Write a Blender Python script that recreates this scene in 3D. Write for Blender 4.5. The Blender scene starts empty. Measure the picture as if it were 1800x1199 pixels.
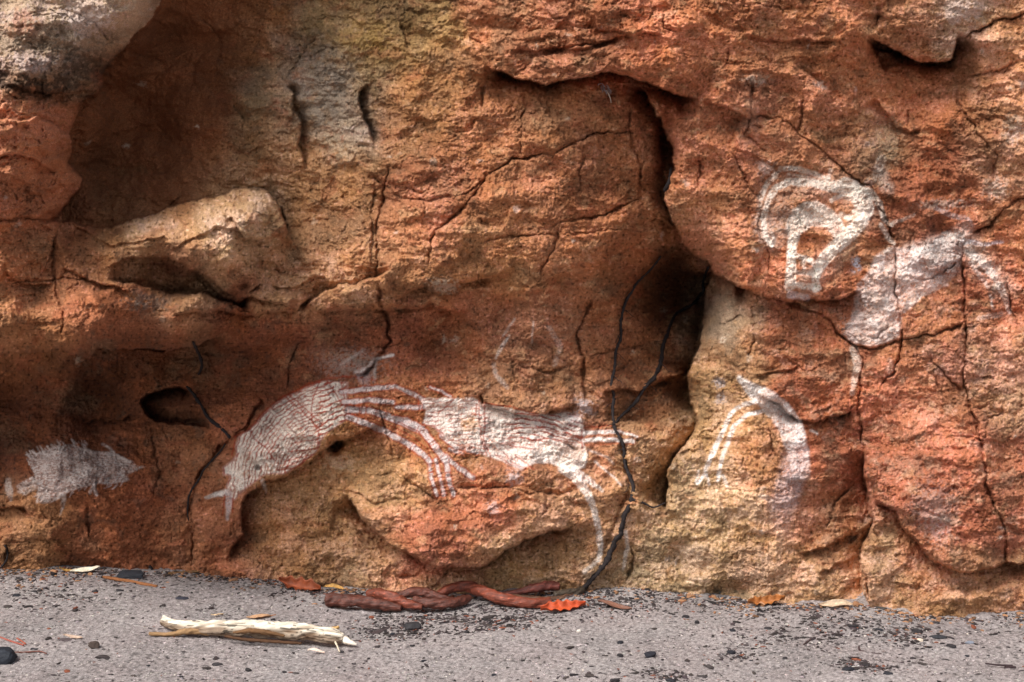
import bpy, math, random
import numpy as np
rng = np.random.default_rng(7); random.seed(7)
scene = bpy.context.scene
COL = scene.collection

# ------------------------------------------------------------------ camera maths
CH, CD, PITCH, F = 1.15, 4.2, math.radians(5.3), 2500.0      # height, distance to the rock plane y=0
CP, SP = math.cos(PITCH), math.sin(PITCH)
def ray(u, v):
    """direction (x, z) per metre of depth for photograph coordinates 1800x1199"""
    a = (np.asarray(u, float) - 900) / F; b = -(np.asarray(v, float) - 599.5) / F
    dy = CP + b * SP; dz = -SP + b * CP
    return a / dy, dz / dy
def at(u, v, Y):
    x, z = ray(u, v); t = Y + CD
    return np.stack([x * t, np.broadcast_to(np.asarray(Y, float), np.shape(x * t)), CH + z * t], -1)
def ground_y(v):
    x, z = ray(900, v); return CH / (-z) - CD
def G(u, v, z=0.0):
    x, dz = ray(u, v); t = (CH - z) / (-dz)
    return np.array([float(x * t), float(t - CD), z])

# ------------------------------------------------------------------ numpy noise
def perlin(x, y, scale, seed=0):
    r = np.random.default_rng(seed + 1000)
    ang = r.random((256, 256)).astype(np.float32) * 6.2832
    gx, gy = np.cos(ang), np.sin(ang)
    X = x / scale + 57.3; Y = y / scale + 91.7
    xi = np.floor(X).astype(np.int32); yi = np.floor(Y).astype(np.int32)
    fx = (X - xi).astype(np.float32); fy = (Y - yi).astype(np.float32)
    ux = fx * fx * fx * (fx * (fx * 6 - 15) + 10); uy = fy * fy * fy * (fy * (fy * 6 - 15) + 10)
    def g(i, j):
        a = (xi + i) & 255; b = (yi + j) & 255
        return gx[a, b] * (fx - i) + gy[a, b] * (fy - j)
    n0 = g(0, 0) * (1 - ux) + g(1, 0) * ux; n1 = g(0, 1) * (1 - ux) + g(1, 1) * ux
    return (n0 * (1 - uy) + n1 * uy) * 1.5
def fbm(x, y, scale, octv=4, seed=0, gain=0.5):
    s = 0; a = 1.0
    for o in range(octv):
        s = s + a * perlin(x, y, scale / 2 ** o, seed + o * 17); a *= gain
    return s
def sstep(a, b, x):
    t = np.clip((x - a) / (b - a), 0, 1); return t * t * (3 - 2 * t)

# ------------------------------------------------------------------ the grid of the rock face
def axis(lo, hi, step, outlo, outhi):
    fine = np.arange(lo, hi + step, step); a = []; x = lo; s = step
    while x > outlo: s *= 1.12; x -= s; a.append(x)
    b = []; x = fine[-1]; s = step
    while x < outhi: s *= 1.12; x += s; b.append(x)
    return np.array(a[::-1] + list(fine) + b)
STEP = 1.55
ua = axis(-30, 1830, STEP, -1500, 3300); va = axis(-30, 1105, STEP, -1300, 1250)
U, V = np.meshgrid(ua, va); U = U.astype(np.float32); V = V.astype(np.float32)
H_, W_ = U.shape
# warped coordinates: give every traced edge a natural wobble
WU = U + 7 * perlin(U, V, 60, 1) + 3.2 * perlin(U, V, 21, 2) + 1.6 * perlin(U, V, 8, 3)
WV = V + 7 * perlin(U, V, 60, 4) + 3.2 * perlin(U, V, 21, 5) + 1.6 * perlin(U, V, 8, 6)
CU = U + 5 * perlin(U, V, 40, 31) + 3.2 * perlin(U, V, 14, 32) + 1.4 * perlin(U, V, 6, 33)
CV = V + 5 * perlin(U, V, 40, 34) + 3.2 * perlin(U, V, 14, 35) + 1.4 * perlin(U, V, 6, 36)

def window(pts, R):
    p = np.array(pts, float)
    i0 = np.searchsorted(va, p[:, 1].min() - R); i1 = np.searchsorted(va, p[:, 1].max() + R)
    j0 = np.searchsorted(ua, p[:, 0].min() - R); j1 = np.searchsorted(ua, p[:, 0].max() + R)
    return slice(max(i0, 0), i1), slice(max(j0, 0), j1)
def pdist(pts, X, Y):
    """distance, sign (+ to the right hand of travel), arc fraction, arc length"""
    p = np.array(pts, float); L = np.hypot(*(p[1:] - p[:-1]).T); tot = L.sum(); acc = 0
    D = np.full(X.shape, 1e9, np.float32); S = np.ones_like(D); T = np.zeros_like(D)
    for k in range(len(p) - 1):
        ax, ay = p[k]; dx, dy = p[k + 1] - p[k]; l2 = dx * dx + dy * dy + 1e-9
        px = X - ax; py = Y - ay
        t = np.clip((px * dx + py * dy) / l2, 0, 1)
        d = np.hypot(px - t * dx, py - t * dy); m = d < D
        D = np.where(m, d, D); S = np.where(m, np.sign(dx * py - dy * px), S)
        T = np.where(m, (acc + t * L[k]) / tot, T); acc += L[k]
    return D, S, T, tot
def taper(T, tot, e):
    f = min(e / tot, 0.45) if e > 0 else 1e-4
    return sstep(0, f, T) * sstep(0, f, 1 - T)

D = np.zeros((H_, W_), np.float32)          # relief in metres, + towards the viewer

# --- broad shape: thin-plate spline through surveyed points
BASE = [(-400,1003),(0,1003),(150,1000),(330,1003),(420,1015),(480,1022),(600,1036),(850,1048),(1100,1043),(1250,1049),
        (1400,1062),(1530,1067),(1600,1082),(1680,1086),(1800,1078),(2300,1075)]
CTRL = [
 # upper left boulder and alcove
 (0,0,.42),(150,20,.45),(60,120,.46),(60,220,.45),(50,320,.46),(230,10,.43),(0,-300,.5),(-300,0,.4),(-300,400,.3),
 (300,60,-.10),(220,180,-.16),(200,300,-.14),(300,300,-.10),(330,180,-.14),(420,100,-.10),(420,230,-.03),(300,-150,.12),(600,-200,.02),(300,-400,.5),(700,-400,.15),
 (520,60,-.02),(560,220,.02),(480,300,.04),(650,60,.03),(650,250,.07),(560,400,.08),(600,330,.07),
 # ledges
 (180,395,.20),(180,432,.35),(270,384,.20),(270,432,.35),(350,356,.15),(350,425,.36),(430,342,.13),(430,405,.39),(400,450,.38),(330,445,.36),(440,475,.26),(470,350,.12),(500,490,.15),(490,532,.27),(60,450,.40),(120,602,.43),(0,608,.44),(170,600,.39),(60,530,.41),
 (280,470,.20),(340,490,.19),(320,516,.20),(320,548,.37),(240,545,.38),(320,605,.08),(420,560,.12),(500,500,.18),(560,460,.12),(620,520,.14),
 # dark wall under the ledges
 (0,660,-.22),(150,680,-.24),(300,660,-.17),(420,640,-.12),(100,780,-.13),(250,800,-.13),(50,900,-.16),(250,920,-.18),(330,760,-.10),
 (500,620,-.06),(600,600,-.03),(372,800,-.02),(350,720,-.10),(420,800,.04),(470,760,.06),(540,720,.05),(600,710,.06),(380,920,-.10),(310,850,-.13),
 # central mass
 (760,150,.12),(760,300,.16),(850,250,.16),(900,380,.21),(800,450,.21),(1000,300,.16),(1000,420,.19),(950,480,.17),(700,500,.17),(1080,300,.10),
 (720,580,.03),(800,600,-.01),(780,650,.0),(950,600,.04),(950,690,.05),(880,560,.04),
 (1060,560,-.06),(1130,560,-.14),(1200,520,-.24),(1140,650,-.13),(1190,700,-.16),(1100,470,.0),(1080,700,-.02),(1130,780,.0),
 (650,730,.06),(750,780,.04),(900,780,.07),(1000,800,.07),(560,850,.0),(560,960,-.03),(700,880,.09),(820,920,.15),(900,880,.15),(780,970,.14),(1030,900,.10),(950,980,.06),
 # top band and right mass
 (1000,60,.30),(900,60,.20),(800,20,.14),(1100,100,.32),(1200,80,.31),(1200,200,.24),(1300,100,.26),(1450,60,.26),(1400,200,.20),
 (1220,330,.16),(1260,430,.19),(1350,330,.19),(1400,450,.23),(1480,480,.20),(1500,330,.16),(1580,300,.15),(1600,120,.14),(1560,60,.24),
 (1720,80,.26),(1650,30,.30),(1780,150,.28),(1700,260,.18),(1780,330,.24),(1650,380,.14),(1620,480,.16),(1750,480,.16),
 (1000,-200,.24),(1500,-200,.24),(1900,-200,.28),(1200,-600,.2),(1900,-600,.2),(600,-700,.2),(2200,300,.3),(2200,800,.25),
 (1290,540,.06),(1270,620,.02),(1300,700,.07),(1400,580,.14),(1420,700,.13),(1480,800,.13),(1540,560,.17),(1600,620,.2),(1600,760,.21),(1750,700,.22),
 (1220,800,.06),(1300,820,.12),(1400,880,.15),(1450,930,.11),(1250,930,.10),(1180,960,.05),(1350,1000,.15),(1600,860,.26),(1570,980,.2),(1680,930,.31),(1640,1050,.24),(1780,900,.25),(1450,1030,.15),
]
for u, v in BASE: CTRL += [(u, v, -float(ground_y(v))), (u, v + 70, -float(ground_y(v)))]
C = np.array(CTRL, float)
def tps(r2): return np.where(r2 > 1e-9, r2 * np.log(r2 + 1e-9), 0)
n = len(C); P = C[:, :2] / 500
K = tps(((P[:, None] - P[None]) ** 2).sum(-1)) + np.eye(n) * 0.0008
A = np.zeros((n + 3, n + 3)); A[:n, :n] = K; A[:n, n] = 1; A[:n, n + 1:] = P; A[n, :n] = 1; A[n + 1:, :n] = P.T
sol = np.linalg.solve(A, np.concatenate([C[:, 2], [0, 0, 0]]))
cu = np.arange(-1600, 3501, 12.0); cv = np.arange(-1400, 1401, 12.0)
GU, GV = np.meshgrid(cu / 500, cv / 500); Zc = sol[n] + sol[n + 1] * GU + sol[n + 2] * GV
for k in range(n): Zc = Zc + sol[k] * tps((GU - P[k, 0]) ** 2 + (GV - P[k, 1]) ** 2)
def bil(Zc, X, Y):
    fx = np.clip((X + 1600) / 12, 0, len(cu) - 2); fy = np.clip((Y + 1400) / 12, 0, len(cv) - 2)
    i = fx.astype(int); j = fy.astype(int); a = fx - i; b = fy - j
    return (Zc[j, i] * (1 - a) + Zc[j, i + 1] * a) * (1 - b) + (Zc[j + 1, i] * (1 - a) + Zc[j + 1, i + 1] * a) * b
D += np.clip(bil(Zc, WU, WV), -.45, 1.0).astype(np.float32)

def step(pts, hi, a, b, w1, w2, r=6, e=40, sharp=1.6):
    R = 3.5 * max(w1, w2); sl = window(pts, R)
    d, s, T, tot = pdist(pts, WU[sl], WV[sl])
    s = s if hi == 'R' else -s
    a *= 1.5; b *= 1.65; r *= 1.3
    t = taper(T, tot, e)
    pos = a * np.exp(-d / w1) * (1 - 0.55 * np.exp(-d / r)); neg = -b * np.exp(-d / w2)
    k = np.clip(d / sharp, 0, 1)
    mid = (a * 0.45 - b) / 2
    D[sl] += (t * np.where(s > 0, mid + (pos - mid) * k, mid + (neg - mid) * k)).astype(np.float32)
CRACKM = np.zeros_like(D)
def crack(pts, w=1.7, depth=.018, sh=.009, shw=12, e=25):
    sl = window(pts, shw * 4 + 12); d, s, T, tot = pdist(pts, CU[sl], CV[sl])
    t = taper(T, tot, e) * (0.75 + 0.5 * perlin(U[sl], V[sl], 40, 77))
    lip = .005 * (1 if (len(pts) + int(pts[0][0])) % 2 else -1) * sh / .009
    w = w * (1 + .5 * perlin(U[sl], V[sl], 25, 78))
    D[sl] -= (t * (depth * np.exp(-(d / w) ** 2) + sh * np.exp(-d / shw) + lip * s * np.clip(d / 2, 0, 1) * np.exp(-d / 16))).astype(np.float32)
    CRACKM[sl] = np.maximum(CRACKM[sl], t * np.exp(-(d / (w * 1.3)) ** 2))
def bump(u, v, ru, rv, h, ang=0, p=2):
    R = max(ru, rv) * 2.2; sl = window([(u, v)], R); x = WU[sl] - u; y = WV[sl] - v
    c, s_ = math.cos(ang), math.sin(ang); xx = (x * c + y * s_) / ru; yy = (-x * s_ + y * c) / rv
    D[sl] += (h * np.exp(-(xx * xx + yy * yy) ** (p / 2))).astype(np.float32)

# --- ledges and undercuts (polyline, side that stands proud, height proud, height cut back, widths)
step([(320,-120),(296,-40),(284,0),(276,22),(262,40),(240,52),(228,74),(212,92),(196,106),(182,126),(178,150),(168,164),(148,170),(136,190),(128,205),(120,228),(132,250),(133,268),(124,280),(120,292),(128,304),(143,316),(142,336),(130,354),(112,372),(80,392)],'R',.07,.12,60,70,9,e=25)
step([(60,390),(95,388),(160,398),(230,388),(290,368),(330,358),(380,342),(430,325),(470,333),(492,365),(502,410),(512,440)],'R',.05,.11,40,50,10)
step([(190,468),(205,462),(240,455),(300,455),(345,472),(385,505),(410,520)],'L',.03,.03,30,26,9,e=20)
step([(190,485),(215,497),(250,505),(330,513),(400,528),(440,540)],'R',.03,.08,40,16,6,e=20)
step([(470,498),(520,505),(555,490),(575,488)],'L',.015,.02,20,14,5,e=15)
step([(105,470),(150,492),(200,500),(232,520)],'L',.015,.02,24,18,5,e=20)
step([(0,470),(40,500),(95,498)],'L',.01,.018,24,16,5,e=20)
step([(-300,632),(-40,628),(0,622),(60,618),(110,614),(160,630),(175,612),(230,612),(300,614),(350,605),(400,590)],'L',.05,.20,50,60,8,e=40)
step([(300,552),(360,548),(400,545),(450,552),(520,548)],'L',.02,.05,30,30,6,e=20)
step([(410,532),(440,520),(480,534),(520,545),(545,525)],'L',.03,.05,22,18,5,e=15)
step([(530,548),(560,518),(600,500),(640,492),(665,488),(690,478)],'R',.035,.05,40,25,8,e=20)
step([(540,548),(600,542),(660,546),(700,540),(750,535),(790,550),(830,545)],'L',.03,.05,35,45,8,e=40)
step([(690,525),(730,512),(790,500),(850,490),(900,470)],'L',.015,.04,30,30,8,e=60)
step([(860,110),(900,135),(920,143),(960,150),(1010,136),(1060,128),(1110,134),(1150,150),(1180,165),(1230,172)],'L',.05,.16,60,28,14,e=30)
step([(1118,150),(1140,185),(1165,215),(1180,260),(1182,300),(1170,340),(1178,380),(1200,430),(1240,462),(1252,482),(1298,506),(1330,512)],'L',.04,.15,60,24,12,e=22)
step([(1248,478),(1236,540),(1232,600),(1214,636),(1206,655),(1200,665)],'L',.04,.20,40,30,8,e=14)
step([(1204,650),(1212,685),(1215,715),(1222,745),(1190,800),(1176,830),(1174,885),(1165,900)],'L',.03,.12,34,22,8,e=12)
bump(1170,775,50,40,.05); bump(1150,690,34,26,.03)
step([(1290,503),(1340,519),(1390,530),(1440,527),(1500,520),(1515,515)],'L',.02,.07,30,40,10,e=30)
step([(1525,66),(1560,80),(1600,98),(1640,110),(1668,112),(1680,90),(1690,60)],'L',.03,.16,30,24,6,e=18)
step([(1520,70),(1540,95),(1556,125)],'R',.02,.05,20,25,5,e=10)
step([(1518,790),(1525,870),(1537,920),(1512,980),(1515,1010),(1532,1075)],'L',.03,.09,40,46,6,e=40)
step([(1535,878),(1572,895),(1590,940),(1640,985),(1690,1002),(1760,990),(1830,990)],'L',.03,.07,35,35,10,e=40)
step([(600,870),(640,915),(685,952),(735,988),(780,1000),(838,1000),(862,985),(900,962),(930,948),(965,932),(1010,932)],'L',.05,.10,50,32,8,e=40)
step([(680,742),(640,755),(606,764),(567,792),(547,808),(500,836),(470,840),(432,873),(421,905),(427,935),(405,965),(398,990)],'R',.02,.075,30,36,4,e=30)
step([(845,700),(870,712),(900,722),(945,731),(985,722),(1020,712)],'L',.02,.035,40,20,6,e=25)
step([(345,686),(290,686),(255,694),(247,712),(265,735),(300,746),(370,746)],'R',.0,.12,10,24,4,e=25)
step([(500,148),(514,165),(515,190),(530,222),(525,258),(537,295)],'R',.022,.045,34,16,5,e=20)
step([(645,145),(633,160),(630,185),(645,225),(655,255)],'R',.022,.05,28,20,5,e=20)
step([(700,30),(712,60),(716,95)],'R',.0,.02,15,10,4,e=20)
step([(-60,890),(0,890),(40,893),(62,905)],'L',.02,.07,20,20,5,e=20)
step([(790,862),(850,857),(920,862),(980,868),(1040,860)],'R',.012,.018,30,14,5,e=40)
step([(1220,770),(1200,790),(1176,830)],'R',.0,.0,10,10)
step([(890,86),(940,92),(1000,84),(1040,80),(1080,68),(1120,62)],'L',.012,.022,25,15,5,e=25)
step([(1300,60),(1380,75),(1420,68),(1480,70)],'L',.012,.02,25,18,5,e=30)
step([(845,45),(900,60),(960,50),(1010,58),(1050,40)],'R',.012,.02,20,14,4,e=25)
step([(1390,95),(1400,115),(1450,150),(1480,180)],'R',.012,.02,25,18,5,e=30)
step([(1230,175),(1300,200),(1326,212)],'L',.025,.03,35,30,10,e=30)
step([(1540,170),(1570,225),(1600,232),(1618,225)],'L',.015,.03,25,30,8,e=20)
step([(1600,100),(1680,150)],'L',.0,.0,10,10)
step([(1060,740),(1110,742),(1170,740),(1215,742)],'R',.02,.02,30,25,8,e=20)
step([(1060,690),(1120,690),(1170,665),(1205,650)],'L',.02,.04,30,22,8,e=15)
step([(1330,690),(1360,705),(1400,735),(1450,745),(1515,712)],'L',.02,.035,30,25,8,e=40)
step([(1320,660),(1350,650),(1390,655),(1410,645)],'L',.01,.02,25,15,8,e=20)
step([(1100,400),(1160,385),(1185,400)],'L',.01,.02,25,12,8,e=20)
step([(1400,975),(1440,965),(1490,945),(1512,938)],'L',.015,.03,30,20,8,e=20)
step([(1430,1005),(1470,990),(1512,980)],'L',.012,.02,25,15,8,e=20)
step([(60,205),(70,240),(90,270)],'R',.015,.02,20,15,5,e=20)
step([(0,150),(60,160),(120,165),(175,155)],'L',.03,.04,30,25,6,e=30)
step([(1605,1060),(1630,1040),(1690,1040),(1700,1060)],'R',.03,.02,20,20,8,e=20)
step([(410,180),(425,210),(435,218)],'R',.0,.02,10,10,4,e=10)
step([(125,392),(165,418),(200,428),(240,424),(285,412),(303,438),(330,424),(380,402),(420,404),(445,420),(485,412)],'L',.006,.014,18,26,9,e=20)
step([(400,372),(418,395),(432,415),(470,425),(490,405)],'L',.01,.03,18,30,5,e=20)
step([(345,478),(372,508),(385,520),(420,532)],'L',.03,.03,18,18,4,e=12)
step([(440,470),(500,480),(560,478),(575,492)],'R',.02,.02,26,20,5,e=20)
step([(920,130),(940,100),(1000,95),(1060,98)],'R',.01,.015,20,14,5,e=20)
step([(1040,20),(1050,50),(1110,62),(1165,58)],'L',.01,.02,20,14,5,e=20)
step([(1310,205),(1290,235),(1300,262),(1340,285),(1385,300)],'L',.012,.010,24,14,5,e=20)
step([(845,205),(825,225),(800,232),(770,222)],'L',.008,.015,18,14,4,e=20)
# --- knobs, pits
for _q in ((60,190,40,22,.04),(95,250,30,26,.035),(35,300,40,30,.045),(20,168,28,14,.035),(110,330,30,18,.03),(75,268,14,12,-.04),(60,225,22,10,-.03),(20,250,24,10,-.025),(110,205,12,9,-.02),(70,345,40,10,-.02)): bump(*_q)
step([(-20,205),(30,215),(60,205),(100,222),(125,240)],'R',.02,.025,22,14,5,e=20)
step([(-20,280),(20,272),(60,282),(100,305)],'L',.015,.025,22,14,5,e=20)
bump(400,385,60,45,.06,-.2); bump(230,420,60,22,.03); bump(400,455,40,22,.035); bump(440,450,20,20,-.02); bump(588,781,13,13,-.16,p=4); bump(612,772,26,18,-.02)
bump(1170,266,13,50,-.24,.12); bump(1208,490,52,70,-.40); bump(1142,545,75,105,-.13); bump(1070,165,20,20,-.05); bump(1120,160,26,14,-.08); bump(290,230,14,10,-.03)
bump(1150,865,22,26,-.09,.4); bump(1125,895,30,16,.03); bump(820,960,90,40,.03); bump(1285,475,22,16,.03,.5); bump(1240,640,20,15,.0)
bump(1640,780,60,60,.02); bump(1260,1020,60,25,.02); bump(20,880,14,8,-.03); bump(1230,525,12,60,-.08); bump(1205,690,18,30,-.1)
bump(430,505,10,6,-.04); bump(738,300,22,14,.015); bump(480,20,60,90,-.02); bump(760,610,70,30,-.03,-.5); bump(1660,1050,50,30,.02)
# --- cracks
S_=dict(w=2.0,depth=.030,sh=.014,shw=14)
for c, k in [
 ([(100,398),(98,440),(95,490),(105,530),(112,595)],S_), ([(0,500),(60,495),(95,490),(150,490),(165,468)],{}),
 ([(-40,385),(50,384),(105,395)],S_), ([(0,150),(30,175),(60,165)],{}),
 ([(658,490),(666,440),(660,410),(672,350),(684,305),(680,290)],S_), ([(650,478),(655,380),(658,322)],{}),
 ([(662,490),(668,540),(682,562),(683,600),(655,640),(625,668)],dict(w=3.2,depth=.04,sh=.012)),
 ([(755,470),(757,420),(790,385),(840,340),(860,310),(900,282),(940,277),(985,265),(1020,245),(1060,235),(1112,232)],S_),
 ([(918,280),(916,230),(925,180),(920,150)],{}), ([(640,300),(700,345),(760,355),(830,335),(860,312)],dict(depth=.015,sh=.012)),
 ([(1140,342),(1080,370),(1040,385),(990,390),(960,400)],S_), ([(990,390),(970,440),(945,500)],{}),
 ([(840,425),(880,418),(920,415),(985,412),(1050,410),(1100,400)],{}), ([(1070,410),(1066,470)],{}),
 ([(1025,255),(1022,290),(1016,345)],{}), ([(1110,180),(1104,230),(1122,280),(1128,330),(1150,345)],S_),
 ([(1048,515),(1030,545),(1013,580),(1022,630),(1028,680),(1030,712)],dict(w=3,depth=.04,sh=.012)),
 ([(1020,632),(1060,622),(1100,615),(1150,600)],{}), ([(900,640),(960,652),(1020,642)],{}),
 ([(1310,205),(1375,208),(1440,262),(1480,295),(1530,335),(1560,390),(1571,432)],dict(w=1.8,depth=.02)),
 ([(1571,432),(1575,500),(1583,560),(1583,620),(1570,655),(1540,692)],S_),
 ([(1350,520),(1410,540),(1450,560),(1480,590),(1505,610),(1515,640),(1510,720),(1516,800),(1525,880)],S_),
 ([(1490,605),(1540,612),(1583,600),(1650,585),(1700,565)],S_), ([(1590,545),(1620,562)],{}),
 ([(1693,412),(1692,500),(1698,570),(1695,680),(1705,720),(1720,745),(1728,800),(1740,870),(1765,930),(1772,1000)],S_),
 ([(1630,615),(1660,660),(1697,692)],{}), ([(1680,140),(1687,180),(1720,240),(1752,270),(1745,320)],{}),
 ([(1810,345),(1762,365),(1740,400),(1700,413)],S_), ([(1545,0),(1544,60)],{}), ([(1665,78),(1700,62),(1760,35),(1810,22)],S_),
 ([(1524,74),(1560,88),(1600,103),(1640,114),(1672,116)],dict(w=5,depth=.10,sh=.01)), ([(1680,140),(1740,128),(1800,110)],{}), ([(1318,130),(1320,200),(1310,240),(1360,285)],{}),
 ([(1280,260),(1325,340),(1335,362),(1330,400),(1350,440),(1360,490)],{}), ([(1228,265),(1232,305),(1226,340)],S_),
 ([(1460,735),(1485,728),(1512,715)],S_), ([(1377,728),(1400,735),(1425,740)],{}), ([(265,740),(270,780),(278,830),(270,880)],{}),
 ([(130,747),(200,737),(250,733)],S_), ([(530,540),(527,600),(508,650),(505,690)],{}), ([(672,690),(670,740),(690,790),(695,820)],{}),
 ([(845,690),(847,712)],S_), ([(850,1000),(852,1040)],{}), ([(345,270),(362,300),(380,318)],{}), ([(860,110),(850,165),(845,205)],{}),
 ([(1750,430),(1765,480),(1775,540),(1800,590)],{}), ([(1596,190),(1594,225)],S_), ([(1720,742),(1760,725),(1765,715)],{}),
 ([(1380,850),(1350,800)],{}), ([(1350,735),(1356,780),(1350,820)],{}), ([(1320,520),(1325,600),(1315,640)],{}),
 ([(800,862),(850,858),(920,862),(990,870)],{}), ([(455,690),(458,710),(440,745),(405,770),(385,790),(350,840),(332,880),(328,915)],dict(w=3,depth=.04,sh=.012)),
 ([(328,915),(340,940),(336,1000)],S_), ([(445,690),(500,688)],{}), ([(180,600),(178,640),(180,660)],{}), ([(230,615),(330,612)],S_),
 ([(1176,830),(1178,890)],S_), ([(1085,750),(1110,850),(1100,870),(1060,980)],dict(w=4,depth=.02,sh=.012)), ([(1115,950),(1112,975),(1100,1030)],S_),
 ([(1512,985),(1520,1020),(1532,1062)],S_), ([(1480,960),(1510,940)],S_), ([(430,520),(445,505),(465,500)],S_), ([(395,535),(440,548),(450,540)],S_),
 ([(330,470),(350,490),(380,515)],{}), ([(745,1000),(735,1010),(690,1015)],{}), ([(1200,60),(1170,50),(1162,10)],{}),
 ([(1095,70),(1060,80),(1010,82),(950,92)],S_), ([(150,30),(200,80)],{}), ([(20,320),(28,360)],{}), ([(60,230),(75,280),(60,300)],{}),
 ([(0,955),(60,952),(110,950)],{}), ([(10,955),(10,1000)],S_), ([(150,880),(160,960)],{}), ([(470,340),(500,375),(505,430)],dict(depth=.02)),
 ([(600,330),(607,362)],{}), ([(1415,160),(1410,200),(1400,240)],{}), ([(760,640),(700,650)],{}), ([(1500,850),(1470,880),(1450,940)],{}),
 ([(640,840),(700,830),(740,860),(800,900)],{}), ([(600,860),(660,885),(720,880)],{}), ([(1535,880),(1570,900)],S_), ([(1700,450),(1660,480),(1600,500)],{}),
 ([(990,770),(1030,800)],{}), ([(1080,20),(1100,60)],{}), ([(820,60),(870,100)],{}), ([(560,60),(520,110),(500,150)],{})]:
    crack(c, **k)
# minor joints that wander over the whole face
jr = random.Random(5)
for k in range(95):
    u, v = jr.uniform(-20, 1820), jr.uniform(0, 1050); a = jr.choice([0.1, 0.2, -0.2, 1.5, 1.4, 1.7, -0.8, 0.8]) + jr.gauss(0, .25)
    p = [(u, v)]
    for q in range(jr.randint(2, 4)):
        a += jr.gauss(0, .35); l = jr.uniform(12, 30); u += math.cos(a) * l; v += math.sin(a) * l; p.append((u, v))
    crack(p, w=1.7, depth=jr.uniform(.006, .016), sh=jr.uniform(.001, .005), shw=7, e=22)

# --- weathered relief
def facets(X, Y, cell, ax, ang, seed, tilt=1.0):
    """broken stone: every cell a plane of its own tilt; returns height in cells"""
    r = np.random.default_rng(seed + 5000); tab = r.random((128, 128, 5)).astype(np.float32)
    c, s_ = math.cos(ang), math.sin(ang); x = (X * c + Y * s_) / (cell * ax) + 40.3; y = (-X * s_ + Y * c) / cell + 61.7
    xi = np.floor(x).astype(np.int32); yi = np.floor(y).astype(np.int32); best = np.full(x.shape, 9., np.float32); out = np.zeros(x.shape, np.float32)
    for i in (-1, 0, 1):
        for j in (-1, 0, 1):
            q = tab[(xi + i) & 127, (yi + j) & 127]; dx = (x - xi - i - q[..., 0]).astype(np.float32); dy = (y - yi - j - q[..., 1]).astype(np.float32)
            d = dx * dx + dy * dy; h = tilt * ((q[..., 2] - .5) * dx * 1.2 + (q[..., 3] - .35) * dy * 1.6) + (q[..., 4] - .5) * .32; m = d < best
            best = np.where(m, d, best); out = np.where(m, h, out)
    return out
smooth = np.ones_like(D)            # how rough each zone is
def zone(u, v, ru, rv, val):
    global smooth
    smooth = smooth + (val - 1) * np.exp(-(((WU - u) / ru) ** 2 + ((WV - v) / rv) ** 2) ** 1.5)
zone(290,200,170,190,.55); zone(1275,570,45,70,.35); zone(300,712,60,25,.3); zone(300,585,120,35,.5); zone(90,100,160,110,1.5); zone(60,260,90,110,2.1)
zone(300,480,90,30,.5); zone(560,210,110,110,1.1); zone(1150,60,350,70,1.35); zone(1100,600,70,100,.8)
smooth = np.clip(smooth, .25, 1.9)
ridge = 1 - np.abs(perlin(WU, WV * 1.5, 46, 41)) * 2
lump = np.abs(perlin(WU + 0.3 * WV, WV * 1.3, 30, 42)) + .5 * np.abs(perlin(WU, WV * 1.3, 15, 43)) + .3 * np.abs(perlin(WU, WV, 7.5, 44))
rough = .022 * fbm(U, V * 1.25, 190, 3, 51) + .009 * fbm(WU, WV * 1.4, 62, 2, 52) + smooth * (
    -.0050 * (1 - lump) + .0030 * fbm(WU, WV * 1.5, 22, 2, 53) + .0018 * perlin(U + .4 * V, V * 1.15, 8.5, 54) + .0024 * perlin(U, V, 5.2, 55) + .0016 * perlin(U, V, 3.4, 56) + .002 * ridge)
# chipped facets: shallow terraces
ter = fbm(WU + 20 * perlin(U, V, 120, 8) - .35 * V, WV * 1.35 + .15 * U, 80, 3, 61) * 4.5
ter = np.floor(ter) + sstep(.30, .62, ter - np.floor(ter))
rough += smooth * .0060 * ter
tz = fbm(WU * .8, WV * 2.6 - .25 * U, 40, 3, 66) * 4.0; tz = np.floor(tz) + sstep(.25, .6, tz - np.floor(tz)); rough += smooth * .0016 * tz
vary = np.clip(.8 + 1.3 * fbm(U, V, 130, 2, 400), .25, 1.5) * smooth
PX = .00165
f1 = facets(WU, WV, 52, 1.5, .12, 1); f2 = facets(WU, WV, 24, 1.5, -.25, 2); f3 = facets(CU, CV, 11.5, 1.4, .3, 3); f4 = facets(CU, CV, 5.6, 1.3, -.4, 4)
rough += PX * (52 * .13 * f1 + vary * (24 * .18 * f2 + 11.5 * .26 * f3 + 5.6 * .34 * f4))
# small pits
pit = perlin(U, V, 9, 71); rough -= smooth * .005 * sstep(.42, .75, pit)
edge = sstep(1150, 1040, V)
D += rough.astype(np.float32) * (.35 + .65 * edge)

def relief(u, v):
    i = int(np.clip(np.searchsorted(va, v), 1, H_ - 1)); j = int(np.clip(np.searchsorted(ua, u), 1, W_ - 1))
    return float(D[i - 1:i + 1, j - 1:j + 1].mean())
def on_rock(u, v, off=0.0):
    return at(u, v, -(relief(u, v) + off))

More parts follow.
